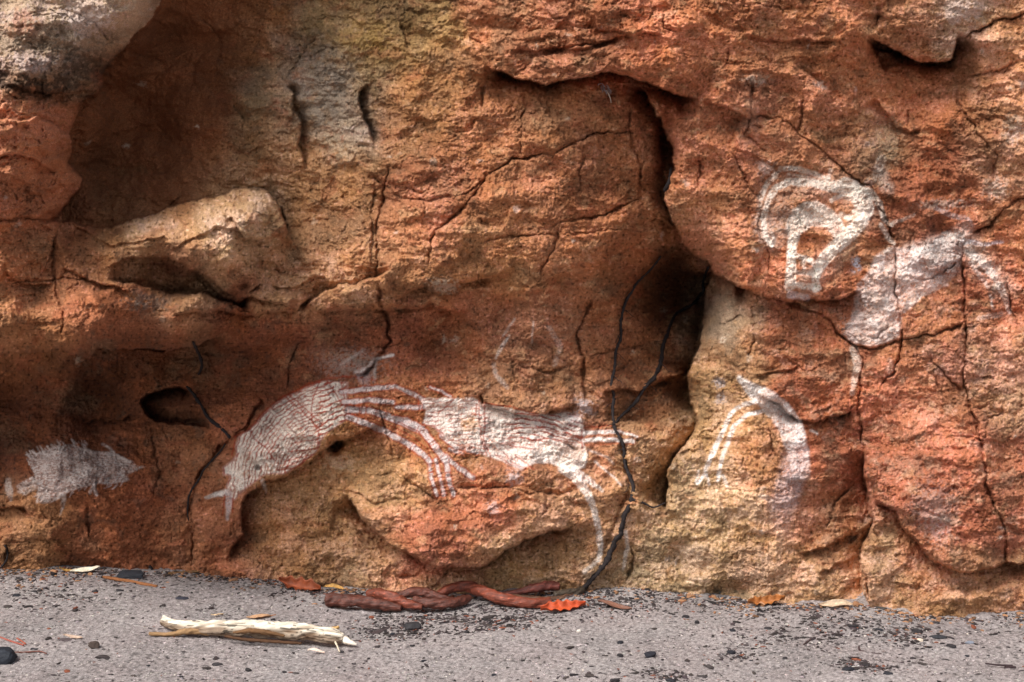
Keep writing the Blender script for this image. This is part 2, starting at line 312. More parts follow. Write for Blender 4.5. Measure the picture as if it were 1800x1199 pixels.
# ------------------------------------------------------------------ albedo of the rock
def lin(c):
    c = np.asarray(c, float) / 255; return np.where(c <= .04045, c / 12.92, ((c + .055) / 1.055) ** 2.4)
OR = (196,122,74); RB = (170,96,66); DR = (138,66,44); TAN = (205,158,108); YT = (200,148,84); GM = (150,132,120); PW = (200,172,154); OL = (152,124,70); BR = (158,100,62); RO = (190,114,76); PK = (196,132,104)
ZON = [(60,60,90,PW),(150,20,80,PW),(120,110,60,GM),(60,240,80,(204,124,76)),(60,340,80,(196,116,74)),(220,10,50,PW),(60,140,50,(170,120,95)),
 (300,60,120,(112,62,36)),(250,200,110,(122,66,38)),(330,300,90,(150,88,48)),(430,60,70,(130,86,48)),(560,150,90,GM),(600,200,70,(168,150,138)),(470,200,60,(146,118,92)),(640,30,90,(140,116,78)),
 (640,100,60,OL),(720,80,60,(160,126,66)),(760,160,80,(186,128,70)),(560,300,80,(176,126,78)),(480,260,60,(160,116,74)),
 (720,220,70,(178,122,76)),(850,200,90,(188,116,68)),(900,330,90,OR),(760,370,90,RO),(700,440,80,(188,124,78)),(850,450,90,(192,126,66)),(1000,200,80,(180,118,76)),(1050,300,90,(182,110,66)),(1000,420,90,(184,112,66)),
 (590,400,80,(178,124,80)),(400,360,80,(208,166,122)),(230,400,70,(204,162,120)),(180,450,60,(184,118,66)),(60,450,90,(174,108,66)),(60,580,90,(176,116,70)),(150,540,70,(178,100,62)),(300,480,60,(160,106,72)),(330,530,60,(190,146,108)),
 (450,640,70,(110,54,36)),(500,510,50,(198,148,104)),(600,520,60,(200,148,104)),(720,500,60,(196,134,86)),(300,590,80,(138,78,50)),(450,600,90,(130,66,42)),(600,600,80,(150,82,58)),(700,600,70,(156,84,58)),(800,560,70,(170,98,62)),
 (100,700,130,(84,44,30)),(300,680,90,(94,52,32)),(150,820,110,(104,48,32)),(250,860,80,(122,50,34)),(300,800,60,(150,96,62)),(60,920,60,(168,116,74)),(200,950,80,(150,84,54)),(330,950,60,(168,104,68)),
 (400,720,60,(150,84,52)),(460,740,60,RB),(380,880,50,RO),(400,960,50,(186,108,74)),(560,860,90,(206,150,88)),(500,920,80,(200,138,84)),(620,800,50,(212,156,86)),(620,960,80,(208,154,104)),(700,760,80,(196,116,58)),(720,840,60,(216,160,92)),
 (800,840,60,(206,144,84)),(750,930,80,(196,108,74)),(850,880,80,(196,106,70)),(800,980,60,(190,102,74)),(950,880,70,(204,142,96)),(950,980,70,(206,158,106)),(860,1030,90,(196,156,108)),(980,780,90,(190,120,84)),(1050,880,60,(200,142,100)),
 (950,600,80,(172,112,84)),(950,680,80,(176,124,88)),(880,560,50,(172,104,72)),(1070,600,70,(160,100,64)),(1140,680,70,(136,86,58)),(1140,540,70,(120,74,48)),(1130,790,70,(184,138,98)),(1100,920,60,(196,146,100)),
 (1000,60,110,RO),(900,60,60,(178,112,74)),(1150,80,110,(204,112,62)),(1250,60,90,(200,118,66)),(1200,160,60,(190,104,62)),(1400,50,100,(204,124,72)),(1330,170,60,(182,112,84)),(1450,150,80,(204,118,68)),
 (1250,280,80,(196,116,74)),(1230,370,60,(206,138,90)),(1290,420,60,(204,126,80)),(1350,480,60,(196,112,66)),(1450,230,80,(188,118,78)),(1540,260,60,(176,132,100)),(1600,170,80,(204,120,68)),(1680,60,60,(206,166,138)),(1600,40,60,(200,130,86)),(1760,120,80,(208,140,92)),
 (1640,300,90,(164,86,54)),(1640,400,60,(168,84,58)),(1750,280,60,(190,132,98)),(1780,400,60,(196,116,70)),(1580,340,60,(172,94,66)),(1600,560,70,(204,124,76)),(1750,520,60,(192,104,68)),(1460,540,60,(190,106,68)),
 (1275,560,55,(158,132,112)),(1230,560,40,(120,100,88)),(1400,600,80,(190,108,66)),(1420,700,70,(176,90,60)),(1300,640,50,(190,138,92)),(1260,700,60,(208,158,96)),(1540,700,60,(188,100,68)),(1640,700,90,(196,120,88)),(1760,640,70,(204,136,104)),(1600,800,80,(198,108,72)),(1760,680,60,(208,150,112)),
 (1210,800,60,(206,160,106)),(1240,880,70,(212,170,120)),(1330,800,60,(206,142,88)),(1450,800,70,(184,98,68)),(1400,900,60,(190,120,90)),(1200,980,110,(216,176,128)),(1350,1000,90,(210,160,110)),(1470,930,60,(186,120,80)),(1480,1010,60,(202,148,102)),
 (1620,900,80,(188,98,70)),(1700,880,70,(186,96,70)),(1560,950,50,(190,150,114)),(1640,980,60,(176,100,70)),(1700,800,70,(196,106,72)),(1780,900,60,(186,100,72)),(1650,1050,70,(214,156,104)),(1760,1020,60,(190,130,92)),(1540,1040,50,(206,156,106))]
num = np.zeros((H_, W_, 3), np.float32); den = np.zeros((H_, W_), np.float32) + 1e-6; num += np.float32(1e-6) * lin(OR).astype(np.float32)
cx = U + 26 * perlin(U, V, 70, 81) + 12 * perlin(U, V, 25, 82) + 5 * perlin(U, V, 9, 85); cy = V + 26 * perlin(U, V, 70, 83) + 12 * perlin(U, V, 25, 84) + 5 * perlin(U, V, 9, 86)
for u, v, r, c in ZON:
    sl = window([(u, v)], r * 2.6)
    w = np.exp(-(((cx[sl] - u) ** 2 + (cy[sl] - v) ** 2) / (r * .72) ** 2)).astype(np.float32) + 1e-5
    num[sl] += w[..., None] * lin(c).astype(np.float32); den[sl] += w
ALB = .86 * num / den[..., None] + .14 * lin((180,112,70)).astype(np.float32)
far = sstep(.02, .0, den)[..., None]; ALB = ALB * (1 - far) + lin(OR).astype(np.float32) * far
def mixc(mask, c):
    global ALB
    ALB = ALB * (1 - mask[..., None]) + (lin(c) if max(c) > 1.01 else np.array(c)).astype(np.float32) * mask[..., None]
lum = fbm(WU, WV * 1.3, 95, 5, 91, .6)
ALB = ALB * (1 + .34 * np.clip(lum, -1, 1))[..., None]
hue = fbm(WU, WV, 60, 4, 95, .6); ALB[..., 0] *= 1 + .05 * hue; ALB[..., 2] *= 1 - .22 * hue
mixc(.24 * sstep(.25, .8, fbm(WU, WV * 1.4, 48, 4, 101, .6)), (176,78,48))          # iron stain
mixc(.34 * sstep(.3, .9, fbm(WU, WV * 1.4, 38, 4, 105, .6)) * sstep(200, 700, U + .3 * (600 - V)), (214,164,116)); mixc(.42 * sstep(.15, .8, fbm(WU, WV * 1.2, 44, 4, 107, .65)) * sstep(1200, 1500, U) * sstep(300, 600, V), (206,160,136))         # bleached grains
mixc(.45 * sstep(.35, .9, fbm(WU, WV, 34, 4, 109, .65)), (98,78,66)); mixc(.30 * sstep(.2, .8, fbm(WU, WV, 110, 4, 110, .6)), (134,110,88))                # grey-brown lichen film
ALB = ALB * (1 + .55 * sstep(.2, .75, perlin(U, V, 5.2, 113)) - .7 * sstep(.22, .75, perlin(U, V, 5.0, 114)))[..., None]; mixc(.3 * sstep(.2, .7, fbm(WU, WV, 14, 2, 118)), (128,74,46))
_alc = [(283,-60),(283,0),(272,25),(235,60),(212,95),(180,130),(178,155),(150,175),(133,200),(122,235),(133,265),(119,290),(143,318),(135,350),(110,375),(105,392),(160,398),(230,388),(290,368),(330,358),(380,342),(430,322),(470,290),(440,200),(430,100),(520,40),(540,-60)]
def inside(pts, X, Y):
    r = np.zeros(X.shape, bool); p = pts + [pts[0]]
    for (x1, y1), (x2, y2) in zip(p[:-1], p[1:]):
        if y1 == y2: continue
        c = ((y1 > Y) != (y2 > Y)) & (X < (x2 - x1) * (Y - y1) / (y2 - y1) + x1); r ^= c
    return r
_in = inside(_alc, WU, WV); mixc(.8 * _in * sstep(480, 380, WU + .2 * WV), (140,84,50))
for _b, _c in (((70,40),PW),((200,20),PW),((50,240),(204,124,76)),((80,330),(196,116,74))):
    mixc(.65 * (~_in) * np.exp(-(((WU - _b[0]) / 110) ** 2 + ((WV - _b[1]) / 70) ** 2) ** 2).astype(np.float32), _c)
def stain(u, v, ru, rv, c, a, sc=16, seed=0, thr=.0, ang=0):
    sl = window([(u, v)], max(ru, rv) * 2.2); x = WU[sl] - u; y = WV[sl] - v; ca, sa = math.cos(ang), math.sin(ang)
    g = np.exp(-((((x * ca + y * sa) / ru) ** 2 + ((-x * sa + y * ca) / rv) ** 2)) ** 1.5)
    m = a * g * sstep(thr - .3, thr + .35, fbm(U[sl], V[sl], sc, 3, 200 + seed, .7) + (g - .5))
    ALB[sl] = ALB[sl] * (1 - m[..., None]) + lin(c).astype(np.float32) * m[..., None]
for k, s in enumerate([(60,150,110,26,(60,52,50),.8,14),(150,115,60,26,(70,60,56),.7,10),(100,60,60,40,(96,80,74),.5,12),(40,40,40,30,(206,120,80),.5,14),(150,40,60,30,(226,206,200),.6,9),(60,110,50,20,(224,200,196),.5,9),
  (570,150,60,90,(158,150,150),.55,22),(600,250,40,50,(196,180,164),.4,12),(455,175,40,60,(120,104,86),.5,22),(640,60,60,40,(176,138,40),.4,16),(560,60,50,50,(84,72,48),.5,22),(700,20,60,20,(70,56,44),.5,14),
  (640,840,70,35,(126,104,82),.55,16),(680,880,50,18,(110,100,84),.45,12),(745,865,30,12,(120,106,92),.4,10),(1010,870,60,16,(120,100,84),.4,10),(600,815,40,20,(222,186,142),.5,16),
  (1230,700,30,70,(110,92,74),.55,10),(1215,870,40,60,(150,132,110),.5,12),(1150,950,30,40,(116,106,96),.55,12),(1200,1030,80,14,(106,98,86),.55,8),(1265,1040,14,14,(66,66,66),.7,8),(1310,1045,40,10,(112,108,100),.6,9),(1120,1010,40,20,(150,140,120),.4,10),
  (1275,560,40,70,(150,132,118),.6,40),(260,530,50,20,(98,92,96),.6,9),(620,1015,30,20,(150,130,104),.4,10),(590,1030,16,6,(90,84,80),.5,8),(1480,870,40,50,(96,62,44),.5,14),(1560,930,14,50,(160,132,108),.5,20),
  (780,500,30,16,(220,200,190),.5,6),(1690,20,50,30,(216,190,180),.6,14),(1330,140,30,12,(206,196,194),.5,8),(1440,145,14,8,(216,206,200),.5,6),(1560,250,30,50,(180,160,140),.5,10),(1780,230,20,30,(214,190,180),.5,8),(1750,330,25,25,(220,196,180),.5,8),
  (1390,120,160,30,(196,126,78),.3,16),(1320,210,20,60,(170,130,120),.4,12),(620,640,70,30,(170,160,164),.5,7),(560,620,30,20,(130,110,106),.3,9),(560,680,60,8,(150,60,40),.6,9),(830,520,50,20,(190,110,80),.3,10),(960,520,60,20,(180,96,66),.3,14),
  (1640,890,50,50,(196,166,176),.35,7),(1650,930,30,40,(206,190,196),.35,6),(1660,360,60,10,(210,190,190),.45,6),(470,700,60,12,(150,58,40),.5,8),(240,300,40,12,(96,76,50),.4,16),(1580,820,60,30,(150,130,126),.35,10),(1600,760,60,16,(140,110,100),.3,9)]):
    stain(*s, seed=k)
rsp = np.random.default_rng(3)
for k in range(170):                                                                 # small flecks and lichen spots
    u, v = rsp.uniform(0, 1800), rsp.uniform(0, 1060)
    if u < 700 and rsp.random() < .6: continue
    stain(u, v, rsp.uniform(3, 9), rsp.uniform(3, 8), (222,204,196) if rsp.random() < .6 else (86,70,60), rsp.uniform(.25, .6), 5, seed=k % 7)

L_ = ALB @ np.array([.3, .55, .15], np.float32)
ALB = L_[..., None] + (.88 - .50 * np.clip(L_, 0, .6))[..., None] * (ALB - L_[..., None]); ALB = ALB * np.array([1.0, .93, .86], np.float32)
ALB[..., 1] += .55 * np.maximum(0, .35 * ALB[..., 0] - ALB[..., 1]); ALB[..., 2] = np.where(ALB[..., 0] < .5, ALB[..., 2] * .88, ALB[..., 2])
# ------------------------------------------------------------------ the paintings (pigment on the rock)
PU = U + 1.5 * perlin(U, V, 14, 121) + .5 * perlin(U, V, 5, 122); PV = V + 1.5 * perlin(U, V, 14, 123) + .5 * perlin(U, V, 5, 124)
grain = .75 * fbm(U, V, 4.5, 2, 131, .75) + .5 * perlin(U, V, 18, 134)                    # worn away over the grains of the stone
REG = {}
WHITE = (244,236,228); RED = (158,58,34)
def put(sl, m, c, a, reg, wear):
    g0 = .35 if reg == 'a' or c is RED else .3; g = g0 + (1 - g0) * sstep(-.62 + wear, -.05 + wear, grain[sl])
    if reg in ('b', 'c', 'd', 'e'): g = g * (.72 + .28 * sstep(-.35, .25, fbm(U[sl], V[sl], 26, 3, 136, .6))) * (.7 + .3 * sstep(-.5, .1, perlin(U[sl], V[sl], 3.6, 137)))
    m = np.clip(m * a * g, 0, 1).astype(np.float32)
    ALB[sl] = ALB[sl] * (1 - m[..., None]) + lin(c).astype(np.float32) * m[..., None]
    return m
def region(sl, m, reg):
    if reg:
        REG.setdefault(reg, np.zeros((H_, W_), bool)); REG[reg][sl] |= m > .05
def stroke(pts, w, a=.85, c=WHITE, reg=None, wear=-.1, soft=2.0, grow=6, e=0, lead=None):
    w = np.atleast_1d(np.array(w, float)); sl = window(pts, w.max() + 14)
    d, s, T, tot = pdist(pts, PU[sl], PV[sl]); ww = np.interp(T, np.linspace(0, 1, len(w)), w) / 2 if len(w) > 1 else w[0] / 2
    m = 1 - sstep(ww - soft, ww + soft, d)
    if e: m = m * taper(T, tot, e)
    if lead is not None: m = m * np.interp(T, np.linspace(0, 1, len(lead)), lead)
    put(sl, m, c, a, reg, wear); region(sl, (d < ww + grow).astype(float), reg)
def inside(pts, X, Y):
    r = np.zeros(X.shape, bool); p = pts + [pts[0]]
    for (x1, y1), (x2, y2) in zip(p[:-1], p[1:]):
        if y1 == y2: continue
        c = ((y1 > Y) != (y2 > Y)) & (X < (x2 - x1) * (Y - y1) / (y2 - y1) + x1); r ^= c
    return r
def fill(pts, a=.8, c=WHITE, reg=None, wear=-.1, soft=3, grow=6, hatch=None, patch=0):
    sl = window(pts, 20); ins = inside(pts, PU[sl], PV[sl]); d = pdist(pts + [pts[0]], PU[sl], PV[sl])[0]
    sd = np.where(ins, d, -d); m = sstep(-soft * .5, soft, sd)
    if patch: m = m * (1 - patch * sstep(-.1, .5, fbm(U[sl], V[sl], 24, 3, 140)))
    put(sl, m, c, a, reg, wear); region(sl, (sd > -grow).astype(float), reg)
    return sl, m
def hatch(sl, m, f, spacing, c=RED, a=.6, duty=.3, wob=3.0, seed=0):
    ph = (f(PU[sl], PV[sl]) + wob * perlin(U[sl], V[sl], 16, 150 + seed) + 1.2 * perlin(U[sl], V[sl], 6, 160 + seed)) / spacing
    tri = np.abs(ph - np.round(ph)) * 2          # 0 on a line
    put(sl, m * (1 - sstep(duty * .6, duty * 1.5, tri)) * sstep(-.45, .1, perlin(U[sl], V[sl], 19, 170 + seed) + .15), c, a, None, -.25)
A_ = 'a'
# -- the long figure in the middle: fore body
PB = [(395,866),(412,880),(425,866),(445,851),(462,838),(480,834),(500,834),(530,816),(548,802),(560,792),(564,776),(575,762),(600,745),(612,735),(612,672),(575,668),(560,670),(540,679),(505,696),(480,711),(455,735),(440,753),(420,765),(413,782),(415,800),(403,812),(391,822),(391,835),(404,837)]
sl, m = fill(PB, .90, (240,228,214), A_, -.05, grow=7)
dd = pdist(PB + [PB[0]], PU[sl], PV[sl])[0]
hatch(sl, m * sstep(585, 560, U[sl]), lambda x, y: np.hypot(x - 590, y - 850), 6.4, a=.78, wob=3, seed=1)
hatch(sl, m * sstep(440, 470, U[sl]) * sstep(560, 530, U[sl]) * .8, lambda x, y: x * .75 - y * .66, 9.5, a=.5, seed=2)
hatch(sl, m * sstep(545, 565, U[sl]), lambda x, y: y * .9 + x * .38, 8.6, a=.9, duty=.34, wob=2, seed=3)
put(sl, m * sstep(4.2, 1.2, dd) , RED, .75, None, -.2)
stroke([(398,866),(385,868),(361,875)], [11,8,4], .8, reg=A_); stroke([(402,868),(402,885),(400,913)], [13,10,4], .75, (206,190,188), reg=A_)
for p in ([(500,696),(530,722),(563,756)],[(507,694),(536,718),(568,748)],[(563,670),(550,700),(547,738)],[(573,668),(588,690),(602,712)],[(440,752),(446,772),(466,786),(482,808)],[(548,738),(560,760),(558,785)],
          [(612,700),(614,732)],[(480,720),(520,700)],[(600,672),(612,735)],[(395,870),(392,905)],[(408,875),(409,900)],[(500,822),(540,806)],[(485,826),(520,822),(548,803)],[(500,812),(550,798)],[(520,778),(560,772)],[(505,795),(558,788)],[(415,765),(408,800)]):
    stroke(p, 2.4, .75, RED, reg=A_, wear=-.3, soft=1.1)
stroke([(412,768),(440,753),(458,730),(482,708),(505,694),(545,674),(580,664),(620,662),(660,668)], 3.5, .7, RED, A_, -.2)
sl = window([(452,822)], 14); ey = np.hypot(PU[sl] - 452, PV[sl] - 822); put(sl, 1 - sstep(3, 8, ey), (70,62,58), .85, None, -.6)
stroke([(462,846),(464,856),(468,866)], [9,7,3], .55, reg=A_)
# -- arms and bands
BANDS = [([(600,689),(630,686),(662,682),(692,680)],9),([(604,707),(650,703),(690,707)],9),([(612,720),(650,722),(682,732),(720,748),(746,760),(768,790),(782,808)],12),
 ([(612,733),(645,745),(680,760),(712,777),(742,797),(756,812)],11),([(694,679),(720,690),(744,702)],8),([(698,716),(722,716),(746,716)],9),([(756,681),(776,688),(792,697)],5),
 ([(756,812),(758,840),(768,870)],7),([(766,808),(774,842),(780,870)],7),([(784,808),(788,840),(797,870)],9),([(783,802),(805,822),(832,840)],9),([(775,765),(800,785),(838,795)],9),([(790,790),(812,796)],6),([(690,735),(715,738),(742,752)],8)]
for p, w in BANDS:
    stroke(p, w + 5, .62, RED, A_, -.15); 
for p, w in BANDS: stroke(p, w - 1.5, .85, (222,210,206), A_, -.05)
for p in ([(612,728),(650,734),(690,750),(725,768),(752,790),(762,815)],[(650,690),(652,700)],[(700,742),(735,758),(760,790)],[(630,712),(632,728)],[(645,713),(643,728)],[(760,745),(775,765)],[(735,700),(737,720)],[(745,698),(742,720)],[(778,700),(760,728)],[(770,700),(755,712)]):
    stroke(p, 2.4, .75, RED, A_, -.3, soft=1.1)
for k in range(46):                                   # little cross bars on the limbs
    p, w = BANDS[rsp.choice([2, 3, 7, 8, 9, 10])]; i = rsp.integers(len(p) - 1); t = rsp.random(); (x1, y1), (x2, y2) = p[i], p[i + 1]
    x, y = x1 + (x2 - x1) * t, y1 + (y2 - y1) * t; n_ = math.hypot(x2 - x1, y2 - y1); nx, ny = -(y2 - y1) / n_, (x2 - x1) / n_
    stroke([(x - nx * w * .5, y - ny * w * .5), (x + nx * w * .5, y + ny * w * .5)], 1.8, .6, RED, A_, -.3, soft=.9)
# -- hind body
PC = [(738,700),(760,700),(780,698),(800,701),(830,697),(846,708),(870,713),(900,719),(940,727),(965,728),(1000,724),(1022,735),(1028,755),(1026,778),(1034,800),(1030,822),(1000,832),(985,822),(965,815),(940,815),(920,824),(900,820),(870,806),(855,802),(840,797),(815,788),(792,782),(777,765),(762,752),(742,745),(748,722)]
sl, m = fill(PC, .88, (246,234,224), A_, -.02, grow=7)
fade = sstep(1030, 960, U[sl] + .4 * (V[sl] - 760))
hatch(sl, m * sstep(870, 905, U[sl]) * sstep(795, 770, V[sl]), lambda x, y: y + 6 * np.sin((x - 880) / 32.0) - .12 * (x - 900), 8.6, a=.9, duty=.30, wob=2.0, seed=5)
hatch(sl, m * sstep(880, 850, U[sl]), lambda x, y: y + 3 * np.sin(x / 25.0), 7.6, a=.7, duty=.28, wob=3, seed=6)
hatch(sl, m * sstep(960, 900, U[sl]) * sstep(760, 785, V[sl]), lambda x, y: y * .85 - x * .5, 9, a=.5, duty=.24, seed=7)
stain(825,745,22,16,(206,150,90),.6,12,seed=3); stain(1010,790,30,30,(196,150,120),.45,8,seed=4); stain(815,790,20,8,(196,104,60),.6,8,seed=6)
for p in ([(842,704),(843,740),(846,775),(856,800)],[(851,712),(852,745),(850,775),(864,806)],[(742,745),(762,750),(780,764)],[(800,700),(770,728)],[(838,710),(836,730)],[(885,795),(900,812),(925,824)],[(905,800),(922,812),(938,826)],[(872,800),(900,818)],
          [(940,735),(975,745),(1005,765),(1020,770)],[(905,752),(950,752),(990,765),(1022,772)],[(930,775),(970,770),(1010,780)],[(1022,755),(1024,790)],[(1026,752),(1080,748)],[(848,708),(900,716),(945,728)],[(880,780),(940,790)],[(1000,830),(1020,835),(1045,850)]):
    stroke(p, 2.4, .72, RED, A_, -.3, soft=1.1)
for p, w in (([(1026,761),(1055,760),(1088,758)],7),([(1026,774),(1060,772),(1112,776)],7),([(1092,760),(1120,768)],4)):
    stroke(p, w + 4, .5, RED, A_, -.1); stroke(p, w, .85, WHITE, A_, -.05)
stroke([(1026,783),(1070,780),(1112,782)], 2.2, .6, RED, A_)
stroke([(988,824),(1010,838),(1032,866),(1044,895),(1052,930),(1056,962),(1052,985)], [16,16,13,11,10,12,8], .62, WHITE, A_, .0); stroke([(1028,1005),(1050,985)], 8, .5, WHITE, A_)
stroke([(1010,828),(1035,845),(1058,862)], [14,12,6], .6, WHITE, A_, .05); stroke([(1046,812),(1068,830),(1092,852)], 3, .6, WHITE, A_); stroke([(1035,790),(1070,805),(1078,815)], 4, .4, WHITE, A_)
stroke([(1100,935),(1103,960),(1096,1000)], [6,7,5], .5, WHITE, A_, .05)
for x, y, r, a in ((903,842,18,.5),(868,892,14,.35),(1028,716,18,.55),(1010,740,14,.4),(915,820,10,.3),(640,662,18,.35)): stain(x, y, r, r, (224,214,216), a, 7, seed=9)
stroke([(662,630),(690,625)], 5, .8); stroke([(625,655),(645,648),(658,632)], 5, .45); stroke([(660,635),(658,665)], 4, .4)
stroke([(895,590),(880,612),(872,630)], [3,7,3], .45, wear=.1); stroke([(938,565),(934,602)], 2.5, .4); stroke([(868,640),(872,660),(890,680)], 8, .25, wear=.1); stroke([(905,560),(885,590)], 4, .3)
stroke([(965,575),(985,610),(975,640)], 9, .2, wear=.2); stroke([(600,640),(640,615)], 6, .25, wear=.1)
# -- figure on the right: curved head
B_ = 'b'; WB = (246,234,220)
stroke([(1372,297),(1400,296),(1430,305),(1456,316)], 8, .75, WB, B_); stroke([(1456,316),(1460,300)], 7, .55, WB, B_); stroke([(1363,308),(1348,324),(1336,348)], 10, .55, WB, B_, .05)
stroke([(1356,430),(1345,415),(1341,385),(1350,352),(1364,330),(1388,319),(1425,321),(1460,328),(1490,326),(1512,342),(1524,364),(1514,388),(1494,412),(1466,436),(1444,462),(1434,480)], [10,10,10,11,12,13,14,18,28,30,26,26,24,24,22,18], .85, WB, B_, -.1)
fill([(1392,368),(1412,356),(1436,352),(1456,362),(1478,382),(1488,402),(1468,428),(1462,412),(1452,402),(1425,398),(1408,412),(1402,430),(1400,450),(1386,452),(1384,420),(1382,392)], .85, WB, B_, -.15)
stroke([(1462,352),(1480,344),(1500,350),(1506,368),(1492,384),(1478,376)], 9, .75, WB, B_)
stroke([(1392,425),(1391,450),(1390,480),(1388,502)], [16,16,17,20], .85, WB, B_, -.1); stroke([(1402,450),(1425,458),(1440,470)], 10, .8, WB, B_); stroke([(1438,478),(1434,492),(1434,508)], 13, .85, WB, B_)
stroke([(1384,498),(1410,502),(1438,506)], 10, .8, WB, B_); stroke([(1400,478),(1430,481)], 7, .75, WB, B_); stroke([(1388,518),(1402,520),(1418,524)], 12, .65, (220,214,220), B_); stroke([(1412,462),(1414,478)], 6, .6, WB, B_)
stroke([(1500,330),(1530,338),(1546,358),(1554,385),(1566,396)], [10,12,12,9,8], .65, WB, B_); stroke([(1520,330),(1545,300),(1550,280)], 16, .3, WB, B_, .1); stroke([(1548,395),(1560,415),(1570,428)], 8, .5, WB, B_)
stroke([(1358,410),(1362,425)], 5, .6, WB, B_); stain(1345,400,20,45,(224,206,196),.35,8,seed=2); stain(1380,390,20,30,(220,200,190),.35,8,seed=5); stain(1345,300,20,18,(226,206,196),.45,8,seed=1)
stain(1480,352,10,8,(190,110,80),.4,8,seed=2); stain(1472,402,10,7,(184,110,84),.5,8,seed=8)
# -- pale body right of it
C_ = 'c'
PD = [(1568,432),(1552,440),(1535,452),(1527,475),(1508,498),(1502,520),(1497,555),(1480,588),(1495,603),(1530,609),(1560,604),(1583,594),(1586,550),(1602,540),(1625,516),(1662,500),(1690,474),(1692,445),(1702,422),(1680,410),(1650,414),(1620,430),(1590,436)]
fill(PD, .66, (232,222,218), C_, -.05, soft=5, patch=.45); stain(1505,468,11,14,(206,216,230),.8,8,seed=1); stain(1520,575,40,30,(232,214,206),.5,7,seed=3); stain(1600,470,14,10,(226,216,212),.5,8,seed=5)
stroke([(1590,548),(1620,520),(1665,500)], 5, .5, WHITE, C_)
stroke([(1700,440),(1726,460),(1748,486),(1766,520),(1774,548)], [14,16,14,12,8], .5, WHITE, C_, .05); stroke([(1706,462),(1722,484),(1736,502)], 8, .45, WHITE, C_, .05); stroke([(1740,518),(1746,545)], 3, .45, WHITE, C_)
stroke([(1694,424),(1730,430),(1762,425)], [10,7,6], .6, (206,204,214), C_); stroke([(1646,366),(1670,378),(1700,384),(1712,398)], [8,10,8,4], .45, (220,206,206), C_, .1); stroke([(1570,392),(1590,385),(1606,378)], 6, .5, WB, C_, .1)
stroke([(1660,412),(1690,418),(1702,430)], 12, .5, WHITE, C_, .05); stroke([(1500,612),(1508,640),(1502,665),(1498,692)], [14,14,13,8], .5, WB, C_, .0); stroke([(1720,560),(1760,552)], 8, .3, WHITE, C_, .1)
# -- lower right figure
E_ = 'd'; WL = (240,234,230)
stroke([(1370,300),(1352,318),(1338,350),(1332,380)], 5, .45, WB, B_, .05); stroke([(1385,306),(1420,311),(1452,322)], 4, .5, WB, B_); stroke([(1352,420),(1358,440)], 5, .4, WB, B_, .1)
stroke([(1360,420),(1350,360),(1390,325),(1480,330),(1520,370),(1470,440),(1420,500)], 40, .15, WB, None, .05, soft=14); stroke([(1540,560),(1560,480),(1640,440),(1700,430),(1760,500)], 46, .18, WHITE, None, .05, soft=16)
stroke([(1560,330),(1545,300)], 20, .3, WB, None, .1, soft=8); stroke([(1600,440),(1660,425),(1700,400)], 22, .35, WHITE, C_, .1, soft=8); stroke([(1710,450),(1745,475)], 20, .3, WHITE, C_, .1, soft=8)
stroke([(1300,664),(1318,682),(1345,700),(1370,722),(1390,750),(1402,790),(1408,830)], [8,26,38,42,42,38,34], .8, WL, E_, -.12, soft=3, lead=[1,1,1,1,1,.8,.45]); stroke([(1400,800),(1388,850),(1376,890),(1370,945)], [40,46,44,16], .5, (222,206,208), E_, .05, soft=9, lead=[.9,1,.8,.2])
stroke([(1328,706),(1302,712),(1284,728),(1272,755),(1258,786),(1246,812),(1239,834),(1226,850)], [7,7,8,8,9,9,7,6], .85, WL, E_); stroke([(1342,722),(1312,730),(1291,748),(1280,775),(1268,808),(1262,846)], [7,7,8,8,7,6], .8, WL, E_)
stroke([(1240,832),(1248,852)], 5, .75, WL, E_); stroke([(1270,836),(1279,855)], 5, .75, WL, E_); stroke([(1340,872),(1355,880)], 10, .35, WL, E_); stroke([(1228,828),(1224,846)], 5, .5, WL, E_)
stain(1262,672,10,8,(206,206,216),.5,6,seed=4); stain(1265,700,10,14,(206,206,216),.4,6,seed=6); stroke([(1425,757),(1437,763)], 4, .5)
# -- spiny animal on the left
H0 = 'e'; WE = (214,204,198)
PE = [(50,806),(64,796),(80,790),(105,785),(122,780),(150,787),(172,794),(200,797),(220,805),(232,812),(240,818),(256,820),(236,829),(224,836),(228,845),(205,850),(176,851),(140,859),(124,864),(112,872),(100,880),(76,886),(62,884),(63,870),(66,856),(52,858),(42,868),(30,868),(28,854),(46,842),(60,836),(54,820)]
sl, m = fill(PE, .75, WE, H0, .0)
hatch(sl, m, lambda x, y: y - .25 * x, 4.6, c=(120,70,54), a=.55, wob=4, seed=11)
for k in range(60):
    t = rsp.random(); x = 50 + 105 * t; y = 806 - 26 * math.sin(min(t * 1.2, 1) * 1.57) + rsp.uniform(-2, 12); l = rsp.uniform(7, 15); an = math.radians(rsp.uniform(205, 245))
    stroke([(x, y), (x + l * math.cos(an), y + l * math.sin(an))], [2.6,1.6], .6, WE, H0, -.1, soft=.9)
for k in range(40):
    x = rsp.uniform(62, 220); y = 862 - .08 * (x - 60) + rsp.uniform(-18, 12) - (8 if x > 170 else 0); an = math.radians(rsp.uniform(120, 160)); l = rsp.uniform(7, 14)
    stroke([(x, y), (x + l * math.cos(an), y + l * math.sin(an))], [2.4,1.4], .5, (200,188,186), H0, -.1, soft=.9)
stroke([(181,780),(192,787),(200,796)], 4, .75, WE, H0); stroke([(165,852),(158,866)], 5, .6, WE, H0); stroke([(165,852),(169,870)], 5, .6, WE, H0); stroke([(112,872),(110,890),(106,905)], [9,6,2], .45, WE, H0); stroke([(150,792),(200,798),(235,814)], 2.6, .7, WE, H0)
